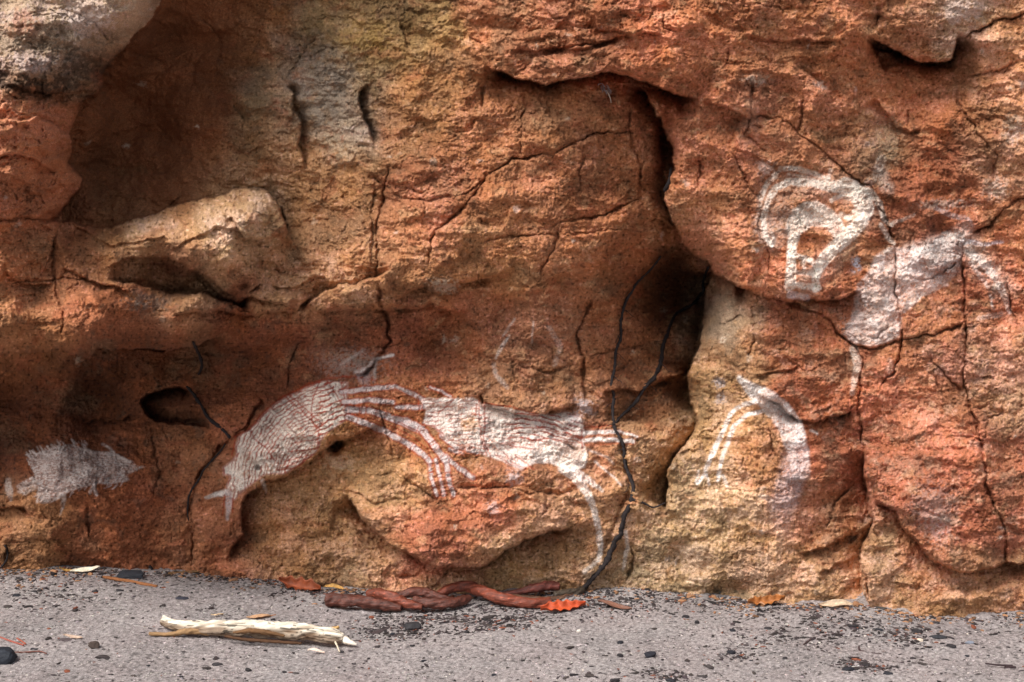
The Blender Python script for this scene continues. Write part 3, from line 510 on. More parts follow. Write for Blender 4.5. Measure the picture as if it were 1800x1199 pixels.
stroke([(220,810),(230,812),(226,818),(220,814)], 2, .6, WE, H0); stain(226,815,4,3,(96,66,54),.9,6); stroke([(14,845),(16,862),(18,878)], [10,13,8], .45, WE, H0, .1); stroke([(42,868),(62,858)], 6, .4, WE, H0)
ALB *= (1 - .2 * np.clip(CRACKM, 0, 1))[..., None]       # slightly darker along the cracks
ALB = np.clip(ALB, .01, .85)

# ------------------------------------------------------------------ blender helpers
def tag(o, label=None, cat=None, group=None, kind=None):
    if label: o['label'] = label
    if cat: o['category'] = cat
    if group: o['group'] = group
    if kind: o['kind'] = kind
    return o
def link(name, me, mat=None, parent=None, loc=None):
    o = bpy.data.objects.new(name, me); COL.objects.link(o)
    if me is not None and mat is not None and not me.materials: me.materials.append(mat)
    if parent is not None: o.parent = parent
    if loc is not None: o.location = loc
    return o
def empty(name, loc=(0, 0, 0)):
    o = bpy.data.objects.new(name, None); o.empty_display_size = .05; COL.objects.link(o); o.location = loc; return o
def mesh_np(name, co, faces, col=None, smooth=True):
    me = bpy.data.meshes.new(name); co = np.asarray(co, np.float32); faces = np.asarray(faces, np.int32)
    me.vertices.add(len(co)); me.vertices.foreach_set('co', co.ravel())
    nf, k = faces.shape; me.loops.add(nf * k); me.loops.foreach_set('vertex_index', faces.ravel())
    me.polygons.add(nf); me.polygons.foreach_set('loop_start', np.arange(0, nf * k, k, dtype=np.int32))
    me.polygons.foreach_set('use_smooth', np.full(nf, smooth))
    if col is not None:
        at_ = me.attributes.new('tint', 'FLOAT_COLOR', 'POINT'); c4 = np.ones((len(co), 4), np.float32); c4[:, :3] = col; at_.data.foreach_set('color', c4.ravel())
    me.update(calc_edges=True); return me
def grid_faces(h, w):
    i = np.arange(h * w, dtype=np.int32).reshape(h, w)
    return np.stack([i[1:, :-1], i[1:, 1:], i[:-1, 1:], i[:-1, :-1]], -1)
def nodes(name):
    m = bpy.data.materials.new(name); m.use_nodes = True; nt = m.node_tree; b = nt.nodes['Principled BSDF']; return m, nt, b
def N(nt, t, **kw):
    n_ = nt.nodes.new(t)
    for k, v_ in kw.items():
        if k in n_.inputs: n_.inputs[k].default_value = v_
        else: setattr(n_, k, v_)
    return n_
def rockmat():
    m, nt, b = nodes('sandstone'); L = nt.links.new
    a = N(nt, 'ShaderNodeAttribute', attribute_name='tint'); tc = N(nt, 'ShaderNodeTexCoord')
    n1 = N(nt, 'ShaderNodeTexNoise', Scale=230.0, Detail=3.0, Roughness=.7); n2 = N(nt, 'ShaderNodeTexNoise', Scale=70.0, Detail=4.0, Roughness=.7); vo = N(nt, 'ShaderNodeTexVoronoi', Scale=170.0)
    for q in (n1, n2, vo): L(tc.outputs['Object'], q.inputs['Vector'])
    r = N(nt, 'ShaderNodeMapRange'); r.inputs['From Min'].default_value = .3; r.inputs['From Max'].default_value = .7; r.inputs['To Min'].default_value = .62; r.inputs['To Max'].default_value = 1.38
    L(n1.outputs['Fac'], r.inputs['Value'])
    mx = N(nt, 'ShaderNodeVectorMath', operation='SCALE'); L(a.outputs['Color'], mx.inputs[0]); L(r.outputs['Result'], mx.inputs['Scale']); L(mx.outputs['Vector'], b.inputs['Base Color'])
    b1 = N(nt, 'ShaderNodeBump', Strength=1.0, Distance=.012); b2 = N(nt, 'ShaderNodeBump', Strength=1.0, Distance=.0045); L(n2.outputs['Fac'], b1.inputs['Height']); L(n1.outputs['Fac'], b2.inputs['Height']); L(b1.outputs['Normal'], b2.inputs['Normal'])
    nv = N(nt, 'ShaderNodeTexNoise', Scale=4.5, Detail=3.0, Roughness=.6); mr = N(nt, 'ShaderNodeMapRange'); L(tc.outputs['Object'], nv.inputs['Vector']); mr.inputs['From Min'].default_value = .38; mr.inputs['From Max'].default_value = .6; mr.inputs['To Min'].default_value = .2; mr.inputs['To Max'].default_value = 1.0; L(nv.outputs['Fac'], mr.inputs['Value']); L(mr.outputs['Result'], b1.inputs['Strength']); L(mr.outputs['Result'], b2.inputs['Strength'])
    L(b2.outputs['Normal'], b.inputs['Normal']); b.inputs['Roughness'].default_value = .92; b.inputs['Specular IOR Level'].default_value = .2
    return m
ROCK = rockmat()

# ------------------------------------------------------------------ build the cliff, its paintings as parts
pos = at(U, V, -D).astype(np.float32)
faces = grid_faces(H_, W_); fl = faces.reshape(-1, 4)
own = np.zeros(fl.shape[0], np.int8)
for k, key in enumerate('abcde'):
    rgn = REG[key]; own[(rgn[:-1, :-1]).ravel() & (own == 0)] = k + 1
pf = pos.reshape(-1, 3); cf = ALB.reshape(-1, 3)
def piece(name, sel, parent=None):
    f = fl[sel]; used = np.zeros(len(pf), bool); used[f.ravel()] = True; idx = np.cumsum(used) - 1
    return link(name, mesh_np(name, pf[used], idx[f], cf[used]), ROCK, parent)
cliff = tag(piece('cliff', own == 0), 'orange sandstone rock face with ledges, cracks and a dark crevice', 'cliff', kind='structure')
for k, lab in enumerate(['long white figure with red hatching on its back and thin bent limbs', 'white curved animal head outline high on the right of the rock', 'faded grey white body shape beside the curved white head', 'white arched figure with two thin arms low on the right', 'small pale spiny animal drawn low on the left of the rock']):
    o = piece('rock_painting', own == k + 1, cliff); o['label'] = lab

# ------------------------------------------------------------------ sand
def simplemat(name, rough=.8, bump=.002, scale=300., spec=.3, var=.25, stretch=None):
    m, nt, b = nodes(name); L = nt.links.new; a = N(nt, 'ShaderNodeAttribute', attribute_name='tint'); tc = N(nt, 'ShaderNodeTexCoord'); n1 = N(nt, 'ShaderNodeTexNoise', Scale=scale, Detail=4.0, Roughness=.7)
    if stretch:
        mp = N(nt, 'ShaderNodeMapping'); mp.inputs['Scale'].default_value = stretch; L(tc.outputs['Object'], mp.inputs['Vector']); L(mp.outputs['Vector'], n1.inputs['Vector'])
    else: L(tc.outputs['Object'], n1.inputs['Vector'])
    r = N(nt, 'ShaderNodeMapRange'); r.inputs['From Min'].default_value = .3; r.inputs['From Max'].default_value = .7; r.inputs['To Min'].default_value = 1 - var; r.inputs['To Max'].default_value = 1 + var
    L(n1.outputs['Fac'], r.inputs['Value']); mx = N(nt, 'ShaderNodeVectorMath', operation='SCALE'); L(a.outputs['Color'], mx.inputs[0]); L(r.outputs['Result'], mx.inputs['Scale']); L(mx.outputs['Vector'], b.inputs['Base Color'])
    b1 = N(nt, 'ShaderNodeBump', Strength=.8, Distance=bump); L(n1.outputs['Fac'], b1.inputs['Height']); L(b1.outputs['Normal'], b.inputs['Normal']); b.inputs['Roughness'].default_value = rough; b.inputs['Specular IOR Level'].default_value = spec
    return m
SAND = simplemat('sand', .95, .006, 380., .15, .5)
def axis2(lo, hi, st, a, b_):
    r = np.arange(lo, hi + st, st); l = []; x = lo; s = st
    while x > a: s *= 1.15; x -= s; l.append(x)
    h = []; x = r[-1]; s = st
    while x < b_: s *= 1.15; x += s; h.append(x)
    return np.array(l[::-1] + list(r) + h)
sx = axis2(-1.75, 1.75, .0036, -40, 40); sy = axis2(-1.0, .5, .0036, -60, 3.0)
SX, SY = np.meshgrid(sx, sy)
BY = np.array([float(ground_y(v)) for u, v in BASE]); BX = np.array([float(G(u, v)[0]) for u, v in BASE])
def sand_z(x, y):
    x = np.asarray(x, float); y = np.asarray(y, float)
    yb = np.interp(x, BX, BY); bank = (.004 + .005 * perlin(x, y * 0, .16, 350)) * np.exp(-np.clip(yb - y, 0, 1) / .045)
    return bank + .004 * fbm(x, y, .16, 2, 352) * np.exp(-np.abs(y)) + (.012 * fbm(x, y, .45, 3, 301) + .0022 * fbm(x, y, .06, 3, 305)) * np.exp(-np.maximum(-y - 1.5, 0) / 3)
SZ = sand_z(SX, SY) + .0022 * perlin(SX, SY, .014, 311) + .0014 * perlin(SX, SY, .0085, 313) + .004 * np.abs(perlin(SX, SY, .11, 315))
sc = lin((163,154,152))[None, None] * (1 + .16 * fbm(SX, SY, .35, 4, 320))[..., None] * (1 + .45 * fbm(SX, SY, .010, 2, 325))[..., None]
dk = sstep(.35, .9, fbm(SX, SY, .02, 3, 330, .7) + .2 * perlin(SX, SY, .3, 331)); sc = sc * (1 - .62 * dk)[..., None]
sc[..., 0] *= 1 + .03 * fbm(SX, SY, .2, 2, 340)
me = mesh_np('sand', np.stack([SX, SY, SZ], -1).reshape(-1, 3), grid_faces(*SX.shape).reshape(-1, 4)[:, ::-1], sc.reshape(-1, 3))
tag(link('sand', me, SAND), 'grey sand floor at the foot of the rock', 'sand', kind='structure')
if me.polygons[0].normal.z < 0: me.flip_normals()

# ------------------------------------------------------------------ gravel and litter
import bmesh
def ico(sub):
    bm = bmesh.new(); bmesh.ops.create_icosphere(bm, subdivisions=sub, radius=1); v = np.array([x.co[:] for x in bm.verts]); f = np.array([[q.index for q in p.verts] for p in bm.faces]); bm.free(); return v, f
I1, F1 = ico(1); I3, F3 = ico(3)
def scatter(name, pts, size, flat, cols, mat, label, cat, elong=1.6):
    n_ = len(pts); k = len(I1); r = np.random.default_rng(len(name))
    v = I1[None] * (1 + .35 * (r.random((n_, k, 1)) - .5)); sc_ = np.stack([size * r.uniform(.8, elong, n_), size * r.uniform(.6, 1., n_), size * flat * r.uniform(.6, 1.2, n_)], -1)
    v = v * sc_[:, None]; a = r.uniform(0, 6.28, n_); ca, sa = np.cos(a)[:, None], np.sin(a)[:, None]
    x = v[..., 0] * ca - v[..., 1] * sa; y = v[..., 0] * sa + v[..., 1] * ca
    z = v[..., 2] + (sand_z(pts[:, 0], pts[:, 1]) + sc_[:, 2] * .45)[:, None]
    co = np.stack([x + pts[:, :1], y + pts[:, 1:2], z], -1).reshape(-1, 3); f = (F1[None] + (np.arange(n_) * k)[:, None, None]).reshape(-1, 3)
    o = link(name, mesh_np(name, co, f, np.repeat(cols, k, 0), smooth=False), mat); return tag(o, label, cat, kind='stuff')
PEB = simplemat('pebble_stone', .8, .001, 400., .3, .2); CHAR = simplemat('charcoal', .75, .0015, 260., .35, .35)
basev = lambda u: float(np.interp(u, [b[0] for b in BASE], [b[1] for b in BASE]))
def px_pts(n_, f):
    out = []; r = np.random.default_rng(n_)
    while len(out) < n_:
        u, v = r.uniform(-60, 1860), r.uniform(995, 1225)
        if v < basev(u) + 1: continue
        if r.random() < f(u, v): out.append(G(u, v)[:2])
    return np.array(out)
def blobs(u, v, L_): return sum(a * math.exp(-((u - x) / rx) ** 2 - ((v - y) / ry) ** 2) for x, y, rx, ry, a in L_)
PATCH = [(800,1090,120,14,1.4),(700,1108,50,10,1.2),(860,1100,60,9,1.2),(1060,1062,110,12,1.2),(900,1080,60,10,.5),(1420,1110,90,20,.7),(1520,1172,50,8,1.3),(1290,1145,40,12,.4),(1600,1120,60,16,.5),(1150,1190,60,8,.7),(1400,1075,80,8,.6),(260,1008,90,6,1.0),(60,1030,60,14,.3),(470,1022,60,6,.6),(100,1050,90,20,.25),(640,1040,30,6,.5)]
def fd(u, v): return min(1, .022 + (1.6 if u < 640 or 1000 < u < 1300 else 1.0) * math.exp(-(v - basev(u)) / 10) + 1.0 * blobs(u, v, PATCH))
def fp(u, v): return min(1, .28 + .5 * math.exp(-(v - basev(u)) / 14) + .35 * blobs(u, v, PATCH) + .3 * math.exp(-((u - 180) / 260) ** 2 - ((v - 1060) / 30) ** 2))
r0 = np.random.default_rng(21)
p1 = px_pts(24000, fp); s1 = r0.gamma(3.0, .00034, len(p1)) + .0006; c1 = lin((196,186,182)) * r0.uniform(.35, 1.25, (len(p1), 1)) * r0.uniform(.93, 1.07, (len(p1), 3))
scatter('gravel', p1, s1, .6, c1, PEB, 'fine pale gravel strewn over the sand', 'gravel')
p2 = px_pts(16000, fd); s2 = r0.gamma(2.4, .0009, len(p2)) + .0008; c2 = lin((62,54,54)) * r0.uniform(.25, 1.6, (len(p2), 1)) * r0.uniform(.92, 1.08, (len(p2), 3))
c2[r0.random(len(p2)) < .06] = lin((128,72,50))
scatter('charcoal_crumbs', p2, s2, .5, c2, CHAR, 'black charcoal crumbs and bark litter on the sand', 'litter', 2.3)

def fo(u, v): return min(1, .9 * math.exp(-(v - basev(u)) / 7) * (.35 + .65 * (math.sin(u * .021) > -.2)))
p3 = px_pts(1100, fo); s3 = r0.gamma(2.6, .0011, len(p3)) + .0012; c3 = lin((176,130,96)) * r0.uniform(.3, 1.1, (len(p3), 1))
scatter('rock_crumbs', p3, s3, .6, c3, PEB, 'orange sandstone crumbs fallen along the foot of the rock', 'rubble', 1.8)

def stone(name, u, v, w, h, col, mat, label, cat, group=None, seed=0, rot=0., ang=.25):
    """u,v centre of its outline in the photo, w,h its size there; rests on the sand"""
    r = np.random.default_rng(seed + 400); g = G(u, v + h * .35); d_ = math.hypot(g[1] + CD, CH) / F; rx = w * d_ / 2; rz = max(h * d_ * .42, .0012); ry = min(rx * .8, max(rz * 1.3, rx * .5))
    nv = I3 / np.abs(I3).max(1, keepdims=True) * .35 + I3 * .65; q = nv * 1.0
    for k in range(7):
        n_ = r.normal(size=3); n_ /= np.linalg.norm(n_); dd_ = q @ n_; lim = r.uniform(.62, .85); q = q - np.clip(dd_ - lim, 0, None)[:, None] * n_ * .9
    q = q * (1 + .08 * (perlin(q[:, 0] * 3, q[:, 1] * 3 + q[:, 2] * 2, 1.0, seed)))[:, None] * [rx, ry, rz]
    a = rot; x = q[:, 0] * math.cos(a) - q[:, 1] * math.sin(a); y = q[:, 0] * math.sin(a) + q[:, 1] * math.cos(a)
    co = np.stack([x, y, q[:, 2] + rz * .72], -1); col3 = lin(col) * (1 + .3 * perlin(q[:, 0] / rx * 2, q[:, 1] / rx * 2 + q[:, 2] / rx, 1., seed + 3))[:, None]
    o = link(name, mesh_np(name, co, F3, col3, smooth=False), mat, loc=(g[0], g[1], float(sand_z(g[0], g[1])) - .0005)); return tag(o, label, cat, group)
stone('charcoal_lump', 2, 1148, 52, 38, (40,44,52), CHAR, 'large black charcoal lump at the left edge of the sand', 'charcoal', seed=1)
stone('pebble', 166, 1133, 21, 17, (74,62,56), PEB, 'round dark brown pebble on the open sand left of the white driftwood', 'stone', seed=2)
stone('charcoal_lump', 232, 1008, 54, 20, (44,46,52), CHAR, 'blue black charcoal lump against the rock behind the brown twig', 'charcoal', seed=3)
stone('charcoal_chip', 180, 1156, 27, 9, (60,52,52), CHAR, 'flat dark chip just below the round brown pebble', 'charcoal', seed=4)
stone('charcoal_chip', 382, 1165, 19, 8, (58,54,56), CHAR, 'oval dark chip on the sand below the left half of the white driftwood', 'charcoal', seed=5, rot=.2)
stone('charcoal_chip', 1143, 1152, 22, 15, (38,38,46), CHAR, 'squarish black charcoal piece on bare sand at lower centre right', 'charcoal', seed=6)
stone('charcoal_chip', 320, 1052, 24, 6, (62,62,72), CHAR, 'thin bluish chip on the sand above the white driftwood tip', 'charcoal', seed=7)
stone('charcoal_chip', 1649, 1120, 30, 11, (46,46,50), CHAR, 'long black chip on the sand in front of the rock at far right', 'charcoal', seed=8, rot=-.3)
stone('pebble', 1704, 1130, 16, 8, (128,134,146), PEB, 'small blue grey pebble right of the long black chip', 'stone', seed=9)
stone('charcoal_chip', 725, 1097, 30, 18, (48,46,48), CHAR, 'black charcoal lump in the crumb patch below the twisted roots', 'charcoal', seed=10)
stone('charcoal_chip', 1775, 1169, 22, 9, (54,40,42), CHAR, 'reddish black chip near the lower right corner of the sand', 'charcoal', seed=12)
stone('pebble', 1018, 1110, 9, 8, (220,212,200), PEB, 'tiny cream pebble on the sand below the orange lobed leaf', 'stone', seed=13)
stone('pebble', 1617, 1127, 11, 8, (216,200,180), PEB, 'small cream pebble beside the long black chip', 'stone', seed=15)
stone('rock_fragment', 1400, 1172, 0.1, 0.1, (50,50,50), PEB, 'x', 'x') if False else None
chips = [(30,1045,16,7),(62,1040,12,6),(168,1038,14,8),(210,1040,16,6),(287,1062,8,7),(85,1120,12,7),(60,1138,14,6),(380,1155,12,4),(362,1172,18,6),(437,1174,12,9),(1091,1129,13,7),(1090,1149,12,8),(1064,1150,13,6),(1002,1139,18,7),(1009,1185,16,7),(1037,1188,18,8),(1225,1091,9,9),(1287,1105,12,7),(1205,1082,14,8),
 (1362,1112,16,8),(1594,1092,11,6),(1648,1093,12,7),(1612,1112,20,11),(1672,1135,18,8),(1285,1143,16,9),(1300,1150,12,6),(1380,1160,10,6),(1545,1112,14,6),(1475,1080,10,5),(1500,1106,22,7),(1560,1185,20,9),(1490,1180,24,9),(1520,1170,18,7),(1350,1100,14,7),(725,1135,10,6),(745,1163,11,5),(868,1182,10,7),(600,1143,11,7),(480,1092,10,6),(860,1096,14,6),
 (820,1112,12,7),(690,1110,10,6),(1320,1162,9,5),(1440,1125,10,6),(1080,1195,20,9),(1180,1195,22,9),(930,1100,8,5),(260,1170,8,5),(196,1187,7,5),(318,1190,8,5),(90,1088,9,5),(15,1065,16,7),(1375,1118,13,6),(1700,1150,10,5),(1245,1170,10,6),(1208,1160,9,6),(1150,1105,12,5),(640,1165,7,4),(500,1180,9,5),(1620,1160,9,5)]
for k, (u, v, w, h) in enumerate(chips):
    stone('charcoal_chip', u, v, w, h, rsp.choice([(46,42,44),(60,52,50),(38,38,44)]), CHAR, 'small black charcoal chip lying loose on the grey sand', 'charcoal', 'loose black chips on the sand', seed=20 + k, rot=rsp.uniform(-.6, .6))

# ------------------------------------------------------------------ tubes: roots, twigs
def tube(pts, rad, name, mat, col, parent=None, seg=12, wob=.0, nse=.12, groove=0., seed=0, sub=8, flat=1.0, colf=None, twist=0.0):
    P_ = np.array(pts, float); n_ = len(P_); t = np.linspace(0, n_ - 1, (n_ - 1) * sub + 1); q = np.zeros((len(t), 3)); R_ = np.interp(t, np.linspace(0, n_ - 1, len(rad)), rad)
    for i, tt in enumerate(t):
        k = min(int(tt), n_ - 2); s = tt - k; p0, p1_, p2_, p3 = P_[max(k - 1, 0)], P_[k], P_[k + 1], P_[min(k + 2, n_ - 1)]
        q[i] = .5 * ((2 * p1_) + (-p0 + p2_) * s + (2 * p0 - 5 * p1_ + 4 * p2_ - p3) * s * s + (-p0 + 3 * p1_ - 3 * p2_ + p3) * s ** 3)
    r = np.random.default_rng(seed + 900)
    if wob: q[1:-1] += wob * np.stack([fbm(t[1:-1] * 1.0, t[1:-1] * 0 + 7 * a, .9, 2, seed + a) for a in range(3)], -1)
    T_ = np.gradient(q, axis=0); T_ /= np.linalg.norm(T_, axis=1, keepdims=True); up = np.array([0, -1., .3]); B_ = np.cross(T_, up); B_ /= np.linalg.norm(B_, axis=1, keepdims=True); N_ = np.cross(B_, T_)
    a = np.linspace(0, 2 * np.pi, seg, endpoint=False); AA, TT = np.meshgrid(a, t)
    arc = np.concatenate([[0], np.cumsum(np.linalg.norm(np.diff(q, axis=0), axis=1))])[:, None] * np.ones((1, seg)); mr = float(np.mean(rad))
    nz = 1 + nse * fbm(np.cos(AA) * 1.2 + arc / mr * .35, np.sin(AA) * 1.2 + arc / mr * .21 + seed, 1.0, 3, seed)
    if groove: nz = nz - groove * np.abs(perlin(AA * 1.6 + twist * arc / mr, arc / mr * .05, .45, seed + 5))
    rr = R_[:, None] * nz; co = q[:, None] + rr[..., None] * (np.cos(AA)[..., None] * B_[:, None] + flat * np.sin(AA)[..., None] * N_[:, None])
    h, w = co.shape[:2]; i = np.arange(h * w).reshape(h, w); f = np.stack([i[:-1], np.roll(i[:-1], -1, 1), np.roll(i[1:], -1, 1), i[1:]], -1).reshape(-1, 4)
    co = co.reshape(-1, 3); e0, e1 = len(co), len(co) + 1; co = np.vstack([co, q[0] - T_[0] * R_[0] * .3, q[-1] + T_[-1] * R_[-1] * .3])
    cap = [[e0, (k + 1) % w, k, k] for k in range(w)]; cap2 = [[e1, (h - 1) * w + k, (h - 1) * w + (k + 1) % w, 0] for k in range(w)]
    base = np.array(lin(col))[None]; cc = base * (1 + .35 * fbm(np.cos(AA) + arc / mr * .3, np.sin(AA) + arc / mr * .2, .8, 3, seed + 8)).reshape(-1, 1)
    if colf is not None: cc = colf(cc, nz.reshape(-1), AA.reshape(-1), TT.reshape(-1) / (n_ - 1))
    cc = np.vstack([cc, base * .5, base * .5])
    bm = bmesh.new(); vs = [bm.verts.new(c) for c in co]
    for ff in f: bm.faces.new([vs[k] for k in ff])
    for c in cap: bm.faces.new([vs[c[0]], vs[c[1]], vs[c[2]]])
    for c in cap2: bm.faces.new([vs[c[0]], vs[c[1]], vs[c[2]]])
    bmesh.ops.recalc_face_normals(bm, faces=bm.faces); me = bpy.data.meshes.new(name); bm.to_mesh(me); bm.free()
    at_ = me.attributes.new('tint', 'FLOAT_COLOR', 'POINT'); c4 = np.ones((len(co), 4), np.float32); c4[:, :3] = np.clip(cc, 0, 1); at_.data.foreach_set('color', c4.ravel())
    me.polygons.foreach_set('use_smooth', np.ones(len(me.polygons), bool)); return link(name, me, mat, parent)
BARK = simplemat('root_bark', .85, .002, 220., .2, .3); WOOD = simplemat('bleached_wood', .8, .0012, 90., .2, .16, (1, 6, 6)); RWOOD = simplemat('red_root_wood', .5, .004, 70., .45, .5, (.6, 2.5, 2.5)); LEAF = simplemat('dry_leaf', .6, .0006, 300., .35, .2)
def rock_line(px, off): return [on_rock(u, v, off) for u, v in px]
def dens(px, st=12):
    o = []
    for (a, b), (c, d) in zip(px[:-1], px[1:]):
        n_ = max(1, int(math.hypot(c - a, d - b) / st)); o += [(a + (c - a) * k / n_, b + (d - b) * k / n_) for k in range(n_)]
    return o + [px[-1]]
def settle(px, r_, keep=5):
    """points along the rock, riding over bumps"""
    d_ = np.array([max(relief(u + a, v + b) for a in (-4, 0, 4) for b in (-3, 3)) for u, v in px]); k = np.ones(keep) / keep
    pad = np.pad(d_, keep // 2, 'edge'); s = np.maximum(np.convolve(pad, k, 'valid'), d_ - .01)
    return [at(u, v, -(d + r_)) for (u, v), d in zip(px, s)]
def rootlet(name, px, r_px, parent=None, seed=0, label=None, cat=None):
    rr = [x * .00135 for x in r_px]; dp = dens(px); jit = [(u + 1.8 * math.sin(k * 1.3 + seed) + rsp.uniform(-1, 1), v) for k, (u, v) in enumerate(dp)]
    o = tube(settle(jit, np.mean(rr) * .35), rr, name, BARK, (48,42,42), parent, seg=9, nse=.65, groove=.3, seed=seed, sub=5)
    return tag(o, label, cat) if label else o
rt = tag(empty('tree_root', on_rock(1080, 745)), 'long black root running down the crevice past the painted tail to the ground', 'root')
def under(o, par):
    bpy.context.view_layer.update(); o.parent = par; o.matrix_parent_inverse = par.matrix_world.inverted(); return o
under(rootlet('root_stem', [(1160,450),(1140,478),(1118,500),(1102,525),(1094,560),(1088,600),(1080,640),(1074,668),(1080,692),(1076,720),(1078,742),(1088,765),(1098,800),(1104,830),(1112,860),(1110,885),(1098,905),(1090,935),(1078,962),(1066,985),(1050,1008),(1034,1026),(1018,1040)], [2.2,3,3.4,3.2,3.4,3.8,4.6,5.6,6.4,5], seed=1), rt)
under(rootlet('root_branch', [(1243,470),(1236,512),(1215,535),(1190,552),(1176,575),(1168,600),(1163,635),(1148,665),(1125,695),(1102,722),(1084,744)], [3,4,3.4,4,5,4.5,4,3], seed=2), rt)
under(rootlet('root_branch', [(1112,878),(1132,884),(1150,892),(1168,884)], [4,2.2,2,1.2], seed=3), rt)
hr = random.Random(9)
for k, (u, v) in enumerate([(1100,545),(1092,585),(1084,620),(1077,660),(1082,700),(1080,745),(1096,790),(1108,850),(1100,900),(1092,935),(1172,590),(1162,640),(1140,675),(1110,712)]):
    sd = hr.choice((-1, 1)); p = [(u, v)]
    for q in range(3): u += sd * hr.uniform(3, 8); v += hr.uniform(1, 9); p.append((u, v))
    under(rootlet('fine_rootlet', p, [1.1, .8, .6, .3], seed=60 + k), rt)
rootlet('tree_root', [(342,602),(352,622),(354,642),(348,658)], [3,3.6,3], seed=4, label='short black root piece in the dark rock under the left ledge', cat='root')
rootlet('tree_root', [(331,680),(345,702),(362,728),(384,750),(404,770)], [3,4,3.6,4,3], seed=5, label='black slanting root right of the oval hollow, meeting the crack by the painted head', cat='root')
rootlet('tree_root', [(396,780),(375,806),(352,838),(336,862),(331,890),(329,915)], [2,1.8,1.6,2.4,2,1.2], seed=6, label='thin dark root in the crack left of the painted snout', cat='root')
rootlet('tree_root', [(8,958),(12,975),(8,992),(0,1000)], [2.6,2.4,2], seed=7, label='small curved dark root at the bottom left corner of the rock', cat='root')
rootlet('tree_root', [(1168,335),(1176,318),(1182,296)], [4.5,4,3], seed=8, label='stub of dark root inside the upper hollow of the crevice', cat='root')
rootlet('tree_root', [(262,995),(268,1002),(256,1008)], [3,3,2], seed=9, label='tiny dark root end above the charcoal lump at the left base', cat='root')
stone('stone', 1270, 1036, 20, 26, (84,84,84), PEB, 'small dark grey stone wedged at the foot of the rock right of centre', 'stone', seed=60)

# --- twisted red brown roots on the ground
def gtube(px, vb, name, r_px, col, parent, mat=RWOOD, **k):
    """centre line in the photo; vb is the row where it would touch the sand"""
    vb = vb if isinstance(vb, list) else [vb] * len(px); pts = []
    for (u, v), b_ in zip(px, vb):
        Y = ground_y(b_); pts.append(at(u, v, Y))
    d_ = math.hypot(pts[0][1] + CD, CH) / F
    return tube(pts, [x * d_ for x in r_px], name, mat, col, parent, **k)
RC0 = 0
tw = tag(empty('twisted_root', G(780, 1068)), 'bundle of twisted red brown roots lying along the foot of the rock', 'root')
RC = (92,48,36); pale = lambda cc, nz, a, t: cc * (1 + .5 * np.clip(nz[:, None] - 1, -.4, .4)) * np.where((perlin(a * 2, t * 60, .5, 3) > .62)[:, None], 1.9, 1)
for px, vb, r_, c in [([(573,1055),(600,1055),(640,1058),(675,1064),(705,1069)],[1071,1071,1072,1074,1076],[11,12,11.5,9.5,5],RC),
    ([(645,1043),(665,1043),(690,1051),(715,1061),(742,1067)],[1064,1066,1070,1074,1076],[6,10,10.5,9,4.5],(118,58,40)),
    ([(700,1048),(725,1041),(750,1043),(775,1050),(790,1054)],[1060,1060,1060,1062,1063],[6,9,9,7,5],RC),
    ([(728,1055),(755,1060),(785,1061),(810,1056),(826,1051)],[1070,1074,1074,1070,1066],[7,9,10,9.5,6],RC),
    ([(768,1048),(785,1037),(810,1031),(830,1033),(850,1041),(880,1052),(910,1058),(940,1060),(968,1057)],[1058,1056,1054,1056,1062,1070,1072,1072,1070],[6,8.5,9.5,10,10.5,10.5,10,9,7],(122,60,42)),
    ([(880,1046),(915,1040),(940,1034),(965,1030),(983,1032)],[1056,1054,1054,1052,1052],[4,6,8.5,9,7],(98,46,36)),
    ([(850,1050),(900,1049),(950,1053),(985,1052),(1005,1044)],[1062,1060,1060,1058,1054],[4,5,5,6,5],(92,62,44)),
    ([(975,1046),(998,1042),(1016,1040),(1030,1030)],[1058,1054,1052,1046],[6,8,7,6],(74,62,50))]:
    under(gtube(px, vb, 'root_strand', r_, c, None, seg=24, nse=.22, groove=.30, seed=len(px) + int(px[0][0]), sub=12, colf=pale, twist=.25), tw)

# --- bleached driftwood
dw = tag(empty('driftwood', G(440, 1120)), 'long bleached white driftwood with a dark hollow underside on the sand', 'driftwood')
def dwc(cc, nz, a, t):
    u_ = np.clip((1.0 - nz) * 2.2, 0, 1)[:, None]; cc = cc * (1 - u_) + lin((124,92,60)) * u_
    br = sstep(.35, .8, fbm(a * 1.4, t * 6, .9, 3, 5))[:, None] * .5; cc = cc * (1 - br) + lin((140,104,70)) * br; ln = (np.abs(perlin(a * 2.2, t * 2, .6, 12)) < .035 * (1 + perlin(a, t * 9, .5, 13)))[:, None]; un = sstep(.2, .75, np.cos(a - .55) + .35 * perlin(a * 2, t * 14, 1., 15))[:, None]; cc = cc * (1 - .8 * un) + lin((104,74,50)) * .8 * un; return np.where(ln, cc * .22, cc)
under(gtube([(284,1092),(310,1099),(345,1103),(395,1104),(450,1106),(505,1109),(545,1112),(580,1117),(602,1122)], [1106,1112,1116,1120,1123,1126,1128,1131,1131], 'log', [6,10,12,13,14.5,15,14.5,13,9], (240,228,208), None, mat=WOOD, seg=48, nse=.24, groove=.38, seed=3, sub=30, flat=.8, colf=dwc), dw)
